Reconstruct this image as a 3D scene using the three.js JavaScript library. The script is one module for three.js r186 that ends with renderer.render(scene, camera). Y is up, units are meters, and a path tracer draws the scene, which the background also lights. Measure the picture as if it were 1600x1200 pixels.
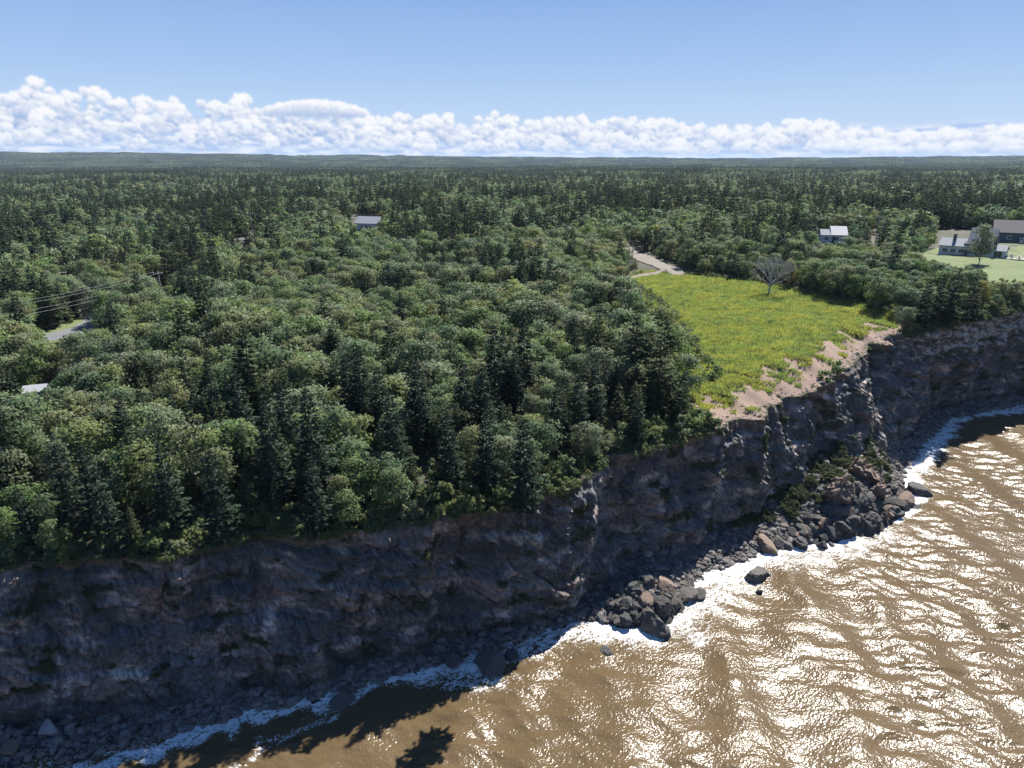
import * as THREE from 'three';
import { mergeGeometries } from 'three/addons/utils/BufferGeometryUtils.js';
import { createNoise2D, createNoise3D } from 'simplex-noise';

// ---------------------------------------------------------------- camera, sky, sun, exposure
const scene = new THREE.Scene();
const EYE = 30, SEA = -15, FOCAL = 1067, PITCH = Math.atan(350 / FOCAL);
const camera = new THREE.PerspectiveCamera(2 * Math.atan(600 / FOCAL) * 180 / Math.PI, 4 / 3, 0.5, 40000);
camera.position.set(0, EYE, 0);
camera.rotation.x = -PITCH;
const renderer = new THREE.WebGLRenderer();
renderer.toneMapping = THREE.LinearToneMapping;
renderer.toneMappingExposure = 2.6;
renderer.shadowMap.enabled = true;
const SUN_AZ = 34, SUN_EL = 50;                       // degrees to the right of the view, degrees up
const D2R = Math.PI / 180;
const sunDir = new THREE.Vector3(Math.sin(SUN_AZ * D2R) * Math.cos(SUN_EL * D2R), Math.sin(SUN_EL * D2R), -Math.cos(SUN_AZ * D2R) * Math.cos(SUN_EL * D2R));
const sun = new THREE.DirectionalLight(new THREE.Color(1, 0.95, 0.87), 4.8);
sun.position.copy(sunDir).multiplyScalar(500);
sun.castShadow = true;
sun.shadow.mapSize.set(4096, 4096);
Object.assign(sun.shadow.camera, { left: -250, right: 250, top: 250, bottom: -250, near: 1, far: 1500 });
scene.add(sun);

function rng(seed) { let a = seed >>> 0; return () => { a = (a + 0x6D2B79F5) | 0; let t = Math.imul(a ^ (a >>> 15), 1 | a); t = (t + Math.imul(t ^ (t >>> 7), 61 | t)) ^ t; return ((t ^ (t >>> 14)) >>> 0) / 4294967296; }; }
const n2 = createNoise2D(rng(11)), n3 = createNoise3D(rng(12)), m2 = createNoise2D(rng(13));
const { clamp, lerp } = THREE.MathUtils;
const smooth = (a, b, x) => { const t = clamp((x - a) / (b - a), 0, 1); return t * t * (3 - 2 * t); };
const fbm = (x, y, o = 4) => { let s = 0, a = 0.5; for (let i = 0; i < o; i++) { s += a * n2(x, y); x = x * 2.03 + 7.1; y = y * 2.03 - 3.7; a *= 0.5; } return s; };
const srgb = (r, g, b) => [r, g, b].map((c) => { c /= 255; return c <= 0.04045 ? c / 12.92 : ((c + 0.055) / 1.055) ** 2.4; });

function makeSky() {
  const W = 4096, Hh = 2048, data = new Float32Array(W * Hh * 4), k = 1 / renderer.toneMappingExposure;
  const stops = [[-90, srgb(120, 118, 104)], [-0.01, srgb(120, 118, 104)], [0, srgb(206, 224, 246)], [4, srgb(184, 211, 244)], [7, srgb(164, 197, 240)], [11.5, srgb(139, 178, 230)], [25, srgb(104, 150, 212)], [50, srgb(76, 124, 192)], [90, srgb(62, 108, 178)]];
  const rows = Array.from({ length: Hh }, (_, r) => {
    const el = ((r + 0.5) / Hh - 0.5) * 180; let i = 0; while (i < stops.length - 2 && el > stops[i + 1][0]) i++;
    const t = clamp((el - stops[i][0]) / (stops[i + 1][0] - stops[i][0]), 0, 1); return stops[i][1].map((c, q) => lerp(c, stops[i + 1][1][q], t));
  });
  for (let r = 0; r < Hh; r++) for (let c = 0; c < W; c++) { const o = (r * W + c) * 4; data[o] = rows[r][0]; data[o + 1] = rows[r][1]; data[o + 2] = rows[r][2]; data[o + 3] = 1; }
  // cumulus bank along the horizon
  const PPD = W / 360, R0 = Hh / 2, R = rng(77), white = srgb(253, 253, 255), blue = srgb(146, 176, 222);
  const put = (x, y, col, a) => { x = ((x % W) + W) % W; if (y < R0 || y >= R0 + 160) return; const o = (y * W + x) * 4; for (let q = 0; q < 3; q++) data[o + q] = lerp(data[o + q], col[q], a); };
  const colOf = (az) => Math.round((az / 360 + 0.25) * W);
  // height of the cloud tops (degrees) over azimuth: the bank in view, and its like all round
  const prof = [[-40, 4.7], [-36, 4.9], [-31, 5.0], [-29, 4.4], [-25, 4.3], [-22, 4.7], [-20, 4.6], [-17, 4.2], [-13, 4.1], [-10, 3.3], [-4, 3.6], [-1.5, 3.7], [2, 3.2], [6, 3.3], [9, 3.4], [12, 2.8], [16, 2.4], [20, 2.6], [23, 2.9], [25, 2.2], [30, 1.9], [34, 2.1], [40, 2.1]];
  const topAt = (az) => {
    az = ((az + 180) % 360 + 360) % 360 - 180;
    const out = 3.3 + 1.3 * m2(az / 11, 4) + 0.5 * m2(az / 3, 8);
    if (az < -42 || az > 42) return out;
    let i = 0; while (i < prof.length - 2 && az > prof[i + 1][0]) i++;
    const t = clamp((az - prof[i][0]) / (prof[i + 1][0] - prof[i][0]), 0, 1);
    return lerp(lerp(prof[i][1], prof[i + 1][1], t), out, smooth(38, 42, Math.abs(az)));
  };
  const veil = (x, y, lo, hi, dens) => { // flat far layers seen edge-on: long streaks
    for (let r = Math.floor(R0 + lo * PPD); r < R0 + hi * PPD; r++) for (let c = 0; c < W; c++) {
      const el = (r - R0) / PPD, az = c / W * 360, f = fbm(Math.cos(az * D2R) * x + 50, Math.sin(az * D2R) * x + el * y, 5);
      const edge = smooth(hi, hi - 0.7, el), lit = clamp(0.52 + 1.5 * fbm(Math.cos(az * D2R) * x * 1.7 - 9, Math.sin(az * D2R) * x * 1.7 + el * y * 1.4 + 30, 5), 0, 1);
      put(c, r, white.map((w, q) => lerp(blue[q] * 1.15, w, lit)), clamp(dens + 1.6 * f, 0, 1) * edge);
    }
  };
  veil(9, 1.5, 0, 2.6, 0.85);
  const puff = (az, el, rad, tone, base) => {
    const cx = (az / 360 + 0.25) * W, cy = R0 + el * PPD, pr = rad * PPD, seed = R() * 99;
    for (let y = Math.floor(cy - pr - 1); y <= cy + pr + 1; y++) for (let x = Math.floor(cx - pr * 1.2 - 1); x <= cx + pr * 1.2 + 1; x++) {
      const dx = (x - cx) / pr / 1.12, dy = (y - cy) / pr, wob = 1 + 0.22 * n2(x / pr * 1.6 + seed, y / pr * 1.6) + 0.1 * n2(x / pr * 4 + seed, y / pr * 4), d = Math.hypot(dx, dy) / wob;
      if (d >= 1.05) continue;
      const up = dy / wob, lit = clamp(tone + 0.55 * up + 0.16 * dx + 0.16 * n2(x / 6 + seed, y / 4), 0, 1);
      const e0 = (y - R0) / PPD, a = smooth(1.04, 0.80, d) * smooth(base - 0.3, base + 0.25, e0 + 0.12 * n2(x / 14, y / 5));
      put(x, y, white.map((w, q) => lerp(blue[q], w, lit)), a * 0.95);
    }
  };
  const cells = [];
  for (let az = -180; az < 180; az += 0.9 + R() * 1.1) cells.push([az, 0.92 + R() * 0.14, 1]);
  for (let az = -180; az < 180; az += 1.4 + R() * 2.0) cells.push([az, 0.55 + R() * 0.22, 0.8]);
  for (let az = -180; az < 180; az += 1.8 + R() * 2.6) cells.push([az, 0.35 + R() * 0.15, 0.6]);
  for (const [az, share, sc] of cells) {
    const top = topAt(az) * share, base = Math.max(0.35, top * 0.42 + 0.2 * (R() - 0.5)), wid = (1.2 + R() * 1.6) * sc, n = 26 + Math.floor(R() * 16), ps = [];
    for (let i = 0; i < n; i++) { const q = R() * 2 - 1, dome = 1 - q * q * 0.75, h = base + (top - base) * dome * (0.08 + 0.92 * R() ** 1.2); ps.push([az + q * wid, h, Math.max((0.13 + 0.42 * R() ** 1.6) * sc * (0.7 + 0.5 * dome), 0.36 * smooth(0.5, 0.8, (h - base) / (top - base)) * sc)]); }
    ps.sort((a, b) => b[1] - a[1]);
    for (const [x, h, r] of ps) puff(x, h - r * 0.6, r, 0.22 + 0.58 * smooth(base, top, h) + 0.2 * (R() - 0.5), base);
  }
  // one smooth cap drawn out over the bank
  for (let i = 0; i < 60; i++) puff(-18.5 + (i / 59) * 7, 3.45 + 0.3 * Math.sin(i / 59 * Math.PI) - 0.15 * R(), (0.5 + 0.12 * R()) * (0.6 + 0.4 * Math.sin(i / 59 * Math.PI)), 0.72, 2.7);
  for (let i = 0; i < data.length; i += 4) { data[i] *= k; data[i + 1] *= k; data[i + 2] *= k; }
  const t = new THREE.DataTexture(data, W, Hh, THREE.RGBAFormat, THREE.FloatType);
  t.mapping = THREE.EquirectangularReflectionMapping; t.magFilter = THREE.LinearFilter; t.needsUpdate = true;
  return t;
}
const skyTexture = makeSky();
scene.background = skyTexture;
scene.environment = skyTexture;
scene.fog = new THREE.FogExp2(new THREE.Color(0.62, 0.78, 1.0), 0.00005);

// ---------------------------------------------------------------- helpers
const CP = Math.cos(PITCH), SP = Math.sin(PITCH);
const at = (px, py, Y) => { const a = (px - 800) / FOCAL, b = -(py - 600) / FOCAL, dy = b * CP - SP, dz = -b * SP - CP, t = (Y - EYE) / dy; return [a * t, Y, dz * t]; };
const project = (x, y, z) => { y -= EYE; const vy = y * CP - z * SP, vz = y * SP + z * CP; return [800 + FOCAL * x / -vz, 600 - FOCAL * vy / -vz, -vz]; };
const toUW = (x, z) => [x * 0.832 - z * 0.5548, x * 0.5548 + z * 0.832];       // along the coast, out to sea
const toXZ = (u, w) => [u * 0.832 + w * 0.5548, -u * 0.5548 + w * 0.832];
const table = (pts) => (u) => { if (u <= pts[0][0]) return pts[0][1]; for (let i = 1; i < pts.length; i++) if (u <= pts[i][0]) { const t = (u - pts[i - 1][0]) / (pts[i][0] - pts[i - 1][0]); return lerp(pts[i - 1][1], pts[i][1], t); } return pts[pts.length - 1][1]; };
const plateau = table([[-300, -1.4], [-20, -1.4], [40, -0.5], [62, 0.2], [75, 0.9], [90, 2], [110, 2.8], [140, 4], [170, 5], [400, 5]]);
const onPlateau = (px, py, dy = 0) => { let Y = dy, p; for (let i = 0; i < 8; i++) { p = at(px, py, Y); Y = plateau(toUW(p[0], p[2])[0]) + dy; } return p; };
const names = new Map();
const numbered = (n) => { const k = names.get(n) ?? 0; names.set(n, k + 1); return k ? `${n}_${String(k).padStart(3, '0')}` : n; };
function mesh(name, geo, mat, parent) { const m = new THREE.Mesh(geo, mat); m.name = parent ? name : numbered(name); m.castShadow = m.receiveShadow = true; (parent ?? scene).add(m); return m; }
function thing(name, label, category, group) { const g = new THREE.Group(); g.name = numbered(name); g.userData = { label, category }; if (group) g.userData.group = group; scene.add(g); return g; }
function struct(o, kind, label) { o.userData.kind = kind; if (label) o.userData.label = label; return o; }
const inPoly = (poly, x, y) => { let c = false; for (let i = 0, j = poly.length - 1; i < poly.length; j = i++) { const [xi, yi] = poly[i], [xj, yj] = poly[j]; if ((yi > y) !== (yj > y) && x < (xj - xi) * (y - yi) / (yj - yi) + xi) c = !c; } return c; };
const std = (o) => new THREE.MeshStandardMaterial({ side: THREE.DoubleSide, ...o });
const rgb = (r, g, b) => new THREE.Color().setRGB(r, g, b);
function tileTexture(size, fn, color) {           // fn(x, y in 0..1) -> grey or [r, g, b] (linear 0..1), made seamless by blending
  const d = new Uint8Array(size * size * 4);
  for (let y = 0; y < size; y++) for (let x = 0; x < size; x++) {
    const v = fn(x / size, y / size), o = (y * size + x) * 4;
    for (let q = 0; q < 3; q++) d[o + q] = 255 * clamp(Array.isArray(v) ? v[q] : v, 0, 1);
    d[o + 3] = 255;
  }
  const t = new THREE.DataTexture(d, size, size); t.wrapS = t.wrapT = THREE.RepeatWrapping; t.magFilter = THREE.LinearFilter; if (color) t.colorSpace = THREE.SRGBColorSpace; t.needsUpdate = true;
  return t;
}
const loop = (f, s) => (x, y) => { const a = smooth(0.75, 1, x), b = smooth(0.75, 1, y); return lerp(lerp(f(x * s, y * s), f((x - 1) * s, y * s), a), lerp(f(x * s, (y - 1) * s), f((x - 1) * s, (y - 1) * s), a), b); };
function grid(nu, nv, fn, color) {                // a sheet of (nu+1) x (nv+1) points
  const p = [], uv = [], col = [], idx = [];
  for (let j = 0; j <= nv; j++) for (let i = 0; i <= nu; i++) { const r = fn(i, j); p.push(r[0], r[1], r[2]); uv.push(r[3], r[4]); if (color) col.push(r[5], r[6], r[7]); }
  for (let j = 0; j < nv; j++) for (let i = 0; i < nu; i++) { const a = j * (nu + 1) + i, b = a + 1, c = a + nu + 1, d = c + 1; idx.push(a, b, d, a, d, c); }
  const g = new THREE.BufferGeometry();
  g.setAttribute('position', new THREE.Float32BufferAttribute(p, 3)); g.setAttribute('uv', new THREE.Float32BufferAttribute(uv, 2));
  if (color) g.setAttribute('color', new THREE.Float32BufferAttribute(col, 3));
  g.setIndex(idx); g.computeVertexNormals();
  return g;
}

// ---------------------------------------------------------------- the coast: rim, cliff foot and waterline as functions of u
const lineOf = (pts, land) => pts.map(([px, py, dy]) => { const p = land ? onPlateau(px, py, dy ?? 0) : at(px, py, dy ?? SEA); return toUW(p[0], p[2]); }).sort((a, b) => a[0] - b[0]);
const rimPts = lineOf([[-260, 885], [-120, 884], [0, 880], [70, 872], [130, 866], [250, 862], [340, 850], [395, 828], [440, 830], [540, 826], [640, 812], [700, 800], [760, 790], [850, 768], [900, 758], [928, 738, -1], [945, 712], [1040, 690], [1110, 668], [1160, 648, -0.5], [1190, 652, -1.4], [1206, 640, -1.7], [1225, 624, -1.7], [1270, 612, -1.7], [1310, 590, -1.7], [1350, 557, -1.7], [1362, 536, -1.3], [1378, 528, -1], [1400, 528], [1440, 515], [1480, 505], [1540, 492], [1600, 478], [1700, 462], [1900, 440]], true);
const rimLine = table([[-2000, -66], [-120, -66], ...rimPts, [320, -70], [2000, -80]]);
const rim = (u) => rimLine(u) + 0.55 * n2(u / 5, 1) + 0.28 * n2(u / 1.7, 5);
const drop = table([[-500, 0.3], [40, 0.3], [43, 1], [46, 0.3], [64, 0.5], [70, 1.7], [106, 1.7], [113, 1.1], [120, 0.4], [500, 0.3]]);
const hillAt = (x, z) => {
  const r = Math.hypot(x, z); if (r < 350) return 0;
  const az = Math.atan2(x, -z) / D2R, k = smooth(350, 1200, r);
  let h = k * (3.5 * n2(x / 420, z / 420) + 2 * n2(x / 170 + 9, z / 170));
  h += smooth(900, 3200, r) * (8 * n2(x / 1500 + 3, z / 1500) - 7) + smooth(1500, 3500, r) * 9 * n2(x / 900 + 6, z / 380);
  const far = table([[-50, 0.52], [-38, 0.50], [-25, 0.42], [-16, 0.34], [-8, 0.22], [0, 0.17], [15, 0.10], [24, 0.08], [27, 0.18], [36, 0.20], [50, 0.2]])(az);
  h += smooth(2600, 5600, r) * (30 + Math.tan(far * D2R) * 5600 - 6 + 5 * n2(x / 900, z / 900));
  return h;
};
function groundY(x, z) {
  const [u, w] = toUW(x, z), t = Math.max(0, rim(u) - w);
  const near = Math.exp(-t / 700);
  return plateau(u) * near - drop(u) * (1 - smooth(0, 7 + 2 * n2(u / 4, 3), t)) + hillAt(x, z) + 0.18 * n2(x / 6, z / 6) * smooth(0, 3, t) + 0.35 * n2(x / 23, z / 23) * smooth(0, 8, t);
}
const inland = (x, z) => { const [u, w] = toUW(x, z); return rim(u) - w; };
const footPts = [[-200, 1130], [0, 1132], [133, 1132], [233, 1122], [333, 1108], [433, 1083], [530, 1060], [663, 1023], [763, 990], [863, 962], [910, 935], [960, 900, -14], [1060, 862, -13.5], [1144, 835, -14], [1195, 780, -12], [1262, 744, -11], [1313, 708, -10], [1347, 692, -10], [1385, 697, -12.5], [1420, 680], [1465, 641], [1600, 619], [1750, 590]]
  .map(([px, py, Y]) => { const p = at(px, py, Y ?? -14.8), [u, w] = toUW(p[0], p[2]); return [u, w, Y ?? -14.8]; }).sort((a, b) => a[0] - b[0]);
const footW = table([[-2000, -60], ...footPts.map((p) => [p[0], p[1]]), [2000, -74]]), footY = table(footPts.map((p) => [p[0], p[2]]));
const shorePts = lineOf([[-200, 1240], [0, 1215], [110, 1188], [240, 1148], [440, 1090], [560, 1056], [700, 1018], [800, 990], [880, 968], [925, 965], [965, 975], [1020, 978], [1055, 935], [1100, 893], [1190, 862], [1240, 852], [1330, 815], [1420, 778], [1405, 745], [1440, 692], [1480, 655], [1600, 630], [1750, 600]]);
const shoreW = table([[-2000, -58], ...shorePts, [2000, -72]]);
// a rock: cells of broken stone (distance to the nearest and second nearest seed)
const hash3 = (x, y, z) => { let h = Math.imul(x, 374761393) ^ Math.imul(y, 668265263) ^ Math.imul(z, 2147483647 ^ 0x5bd1e995); h = Math.imul(h ^ (h >>> 13), 1274126177); h ^= h >>> 16; return (h >>> 0) / 4294967296; };
function cells(x, y) {
  const ix = Math.floor(x), iy = Math.floor(y); let a = 9, b = 9, id = 0;
  for (let j = -1; j <= 1; j++) for (let i = -1; i <= 1; i++) {
    const cx = ix + i, cy = iy + j, dx = cx + hash3(cx, cy, 1) - x, dy = cy + hash3(cx, cy, 2) - y, d = Math.hypot(dx, dy);
    if (d < a) { b = a; a = d; id = hash3(cx, cy, 3); } else if (d < b) b = d;
  }
  return [a, b - a, id];
}
function cliffPoint(u, k) {                       // k: 0 at the rim, 1 at the bottom
  const [rx, rz] = toXZ(u, rim(u)), top = groundY(rx, rz) + 0.02, bottom = SEA - 2, y = lerp(top, bottom, k);
  const slope = (footW(u) - rim(u)) / (top - footY(u)), free = smooth(0, 0.07, k);
  const warp = 0.9 * n2(u / 7, y / 5), dip = y + 0.05 * u + 1.2 * n2(u / 30, 2), layer = (dip + 0.35 * n2(u / 6, y / 2)) / 2.7, fr = layer - Math.floor(layer), strength = 0.5 + 0.5 * n2(Math.floor(layer) * 3.3, u / 22);
  const l2 = layer * 3.1 + 0.4 * n2(u / 3, y), fr2 = l2 - Math.floor(l2), s2 = 0.5 + 0.5 * n2(Math.floor(l2) * 2.9, u / 9);
  const [, e1, id1] = cells((u + warp) / 3.1, (dip) / 2.6), [, e2, id2] = cells((u + warp) / 1.25 + 40, dip / 0.95);
  const wide = (2.0 * n2(u / 17, y / 40 + 4) + 1.0 * n2(u / 6.5, y / 16)) * (0.4 + 0.6 * Math.sin(Math.PI * Math.min(1, k * 1.1)));
  const flute = Math.abs(n2(u / 2.6, y / 14 + 8)) * 0.8 * (0.5 + 0.5 * n2(u / 25, 9));
  const off = slope * (top - y) + free * (wide - flute + (fr - 0.5) * 0.95 * strength + (fr2 - 0.5) * 0.30 * s2 + (id1 - 0.5) * 0.65 - 0.55 * (1 - smooth(0, 0.10, e1)) + (id2 - 0.5) * 0.26 - 0.2 * (1 - smooth(0, 0.16, e2)) + 0.12 * n2(u / 0.7, y / 0.7) + 0.05 * n2(u / 0.3, y / 0.3))
    - 1.3 * smooth(0.84, 0.94, k) * smooth(-0.2, 0.5, n2(u / 13, 31));
  return { y, w: rim(u) + off, layer, id1, id2, e1 };
}

// ---------------------------------------------------------------- ground, cliff, beach, sea
const grainBump = tileTexture(512, loop((x, y) => 0.5 + 0.5 * fbm(x, y, 5), 24));
const rockBump = tileTexture(1024, loop((x, y) => { const [, e, id] = cells(x * 1.1 + 0.25 * n2(x, y), y * 1.4); return 0.5 + 0.30 * fbm(x * 1.3, y * 1.3, 5) + 0.22 * (id - 0.5) - 0.25 * (1 - smooth(0, 0.12, e)); }, 18));
const rockTone = tileTexture(1024, loop((x, y) => 0.68 + 0.55 * fbm(x * 1.7, y * 1.2, 5) + 0.20 * n2(x * 7, y * 7), 18));
const soilTone = tileTexture(512, loop((x, y) => 0.82 + 0.30 * fbm(x, y, 5) + 0.12 * n2(x * 7, y * 7), 16));
const mossAt = (u, y, layer) => smooth(0.22, 0.42, fbm(u / 6 + 60, y / 3, 4) + 0.25 * (0.5 - Math.abs(layer - Math.floor(layer) - 0.2)) - 0.05) * smooth(-14, -12, y);
{
  // one sheet from the rim to beyond the horizon
  const us = []; for (let i = -150; i <= 270; i += i >= -30 && i < 160 ? 0.5 : 1) us.push(i <= -60 ? -60 - ((-60 - i) / 90) ** 3.2 * 19000 - (-60 - i) * 2 : i >= 190 ? 190 + ((i - 190) / 80) ** 3.2 * 19000 + (i - 190) * 2 : i);
  const ts = []; for (let j = 0; j <= 230; j++) ts.push(j < 40 ? j * 0.5 : j < 110 ? 20 + (j - 40) * 2 : 160 + ((j - 110) / 120) ** 2.6 * 19000 + (j - 110) * 3);
  const g = grid(us.length - 1, ts.length - 1, (i, j) => {
    const u = us[i], t = ts[j], [x, z] = toXZ(u, lerp(rim(u), -58, smooth(200, 3000, t)) - t), y = groundY(x, z), r = Math.hypot(x, z);
    const nz = fbm(x / 9, z / 9, 4), far = smooth(260, 700, r), soil = smooth(0.1, 0.5, nz + 0.4);
    const a = [lerp(0.032, 0.055, soil), lerp(0.040, 0.052, soil), lerp(0.018, 0.030, soil)], b = [0.036, 0.052, 0.024];
    return [x, y, z, x / 8, z / 8, lerp(a[0], b[0], far), lerp(a[1], b[1], far), lerp(a[2], b[2], far)];
  }, true);
  struct(mesh('ground', g, std({ vertexColors: true, roughness: 0.95, map: soilTone, bumpMap: grainBump, bumpScale: 0.08 })), 'structure', 'forest floor of the plateau above the cliff');
}
const guano = [at(1545, 520, 0), at(1530, 522, 0)].map((p) => toUW(p[0], p[2])[0])[0];
{
  const us = []; for (let u = -220; u < 1000;) { us.push(u); u += u > -26 && u < 160 ? 0.2 : u > 320 ? 5 : 1.2; }
  const NV = 84;
  const g = grid(us.length - 1, NV, (i, j) => {
    const u = us[i], k = j / NV, c = cliffPoint(u, k), [x, z] = toXZ(u, c.w), y = c.y;
    const tone = 0.5 + 0.5 * n2(u / 11, y / 4.5 + 3), red = smooth(0.0, 0.4, fbm(u / 10 + 3, y / 4.5, 4) + 0.35 * (c.id1 - 0.5)), pale = smooth(0.16, 0.45, fbm(u / 5 + 31, y / 2.6 + 9, 5) + 0.25 * (c.id2 - 0.5));
    const streak = smooth(0.15, 0.6, n2(u / 0.7, y / 9) * 0.6 + n2(u / 2.3 + 8, y / 13) * 0.5), band = 0.5 + 0.5 * n2(Math.floor(c.layer) * 7.7, u / 60);
    const A = [0.140, 0.144, 0.152], B = [0.31, 0.225, 0.195], C = [0.56, 0.47, 0.42], Dk = [0.032, 0.033, 0.034], out = [];
    for (let q = 0; q < 3; q++) {
      let v = lerp(A[q], B[q], red * (0.35 + 0.65 * band)); v = lerp(v, C[q], pale * 0.75); v *= (0.55 + 0.8 * tone * (0.5 + 0.5 * c.id1)) * (0.85 + 0.3 * c.id2); v = lerp(v, Dk[q], streak * 0.55);
      out.push(v);
    }
    const top = c.y - (groundY(...toXZ(u, rim(u))) - 1.3 - 0.5 * n2(u / 2, 3)), soil = smooth(-0.2, 0.25, top + 0.3 * n2(u / 0.8, y)) * (0.35 + 0.65 * smooth(-0.3, 0.4, n2(u / 5, 17)));   // earth above the rock
    const earth = [0.17, 0.130, 0.105];
    const moss = mossAt(u, y, c.layer), mg = [0.042, 0.058, 0.026];
    const bird = smooth(0.08, 0.4, fbm(u / 2.2 + 5, y / 1.2, 4) + 0.35 * Math.exp(-(((u - guano) / 16) ** 2) - ((y - 0.5) / 3.0) ** 2) * 1.5 - 0.12) * smooth(guano - 34, guano - 24, u) * smooth(-6, -2, y), wg = [0.55, 0.55, 0.54];
    const wet = smooth(-12.9, -13.9, y + 0.5 * n2(u / 3, 4) + 0.25 * n2(u / 0.6, y)), wc = [0.040, 0.045, 0.044];
    for (let q = 0; q < 3; q++) { out[q] = lerp(out[q], earth[q], soil); out[q] = lerp(out[q], mg[q], moss * 0.9); out[q] = lerp(out[q], wg[q], bird * 0.9); out[q] = lerp(out[q], wc[q], wet * 0.8); }
    return [x, y, z, u / 16, y / 16, ...out];
  }, true);
  struct(mesh('cliff', g, std({ vertexColors: true, roughness: 0.88, map: rockTone, bumpMap: rockBump, bumpScale: 0.42 })), 'structure', 'shaded layered rock cliff dropping from the wooded plateau to the sea');
}
function beachY(u, w) {
  const f = footW(u), s = shoreW(u), k = (w - f) / Math.max(1.2, s - f);
  let y = k < 1 ? lerp(footY(u) + 0.15, SEA + 0.05, k > 0 ? k ** 0.85 : k) : SEA + 0.05 - (k - 1) * Math.max(1.2, s - f) * 0.35;
  const hill = Math.exp(-(((u - mound[0]) / 6.5) ** 2) - ((w - mound[1]) / 4.2) ** 2) * 3.6 + Math.exp(-(((u - mound2[0]) / 4) ** 2) - ((w - mound2[1]) / 3) ** 2) * 1.6;
  y += hill + 0.28 * n2(u / 2.2, w / 2.2) + 0.12 * n2(u / 0.8, w / 0.8);
  return y;
}
var mound = toUW(...[0, 2].map((i) => at(1330, 770, -11.5)[i])), mound2 = toUW(...[0, 2].map((i) => at(1005, 930, -14)[i]));
{
  const us = []; for (let u = -220; u < 1000;) { us.push(u); u += u > -26 && u < 160 ? 0.35 : u > 320 ? 5 : 1.5; }
  const g = grid(us.length - 1, 44, (i, j) => {
    const u = us[i], f = footW(u), s = shoreW(u), w = lerp(f - 2.5, Math.max(s, f + 1) + 4, j / 44), [x, z] = toXZ(u, w), y = beachY(u, w);
    const gv = 0.5 + 0.5 * n2(u / 1.1, w / 1.1), green = smooth(0.0, 0.35, fbm(u / 4 + 7, w / 4, 3) + 0.25 * smooth(-13.5, -11, y) - 0.12) * smooth(-14.2, -13, y);
    const a = [0.075, 0.070, 0.066].map((v) => v * (0.6 + 0.8 * gv)), mg = [0.05, 0.068, 0.028], wet = smooth(-14.3, -14.9, y + 0.1 * n2(u, w));
    return [x, y, z, u / 5, w / 5, ...a.map((v, q) => lerp(lerp(v, mg[q], green), v * 0.45, wet))];
  }, true);
  struct(mesh('beach', g, std({ vertexColors: true, roughness: 0.9, map: soilTone, bumpMap: rockBump, bumpScale: 0.15 })), 'structure', 'narrow stony beach at the foot of the cliff');
}

// the sea: brown water with wind waves, foam where it breaks on the shore
const U0 = -44, U1 = 156, W0 = -64, W1 = 8;
const R9 = rng(909);
const waves = [];
{
  const crest = (() => { const a = at(1480, 1020, SEA), b = at(1590, 1160, SEA); return Math.atan2(b[2] - a[2], b[0] - a[0]); })();
  const dir0 = crest + Math.PI / 2;
  for (const [L, slope, spread] of [[10.5, 0.075, 0.1], [8.2, 0.07, 0.2], [6.3, 0.06, 0.3]]) waves.push([L, slope, dir0 + (R9() - 0.5) * spread]);
  for (let i = 0; i < 30; i++) { const L = 0.8 * 4.5 ** R9(); waves.push([L, 0.031 + 0.02 * R9(), Math.PI / 2 + (i % 4 ? 0 : 0.6) + (R9() - 0.5) * 1.1]); }
}
const waveSet = waves.map(([L, s, d]) => { const k = 2 * Math.PI / L; return { k, kx: Math.cos(d) * k, kz: Math.sin(d) * k, dx: Math.cos(d), dz: Math.sin(d), a: s / k, ph: R9() * 6.28 }; });
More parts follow.
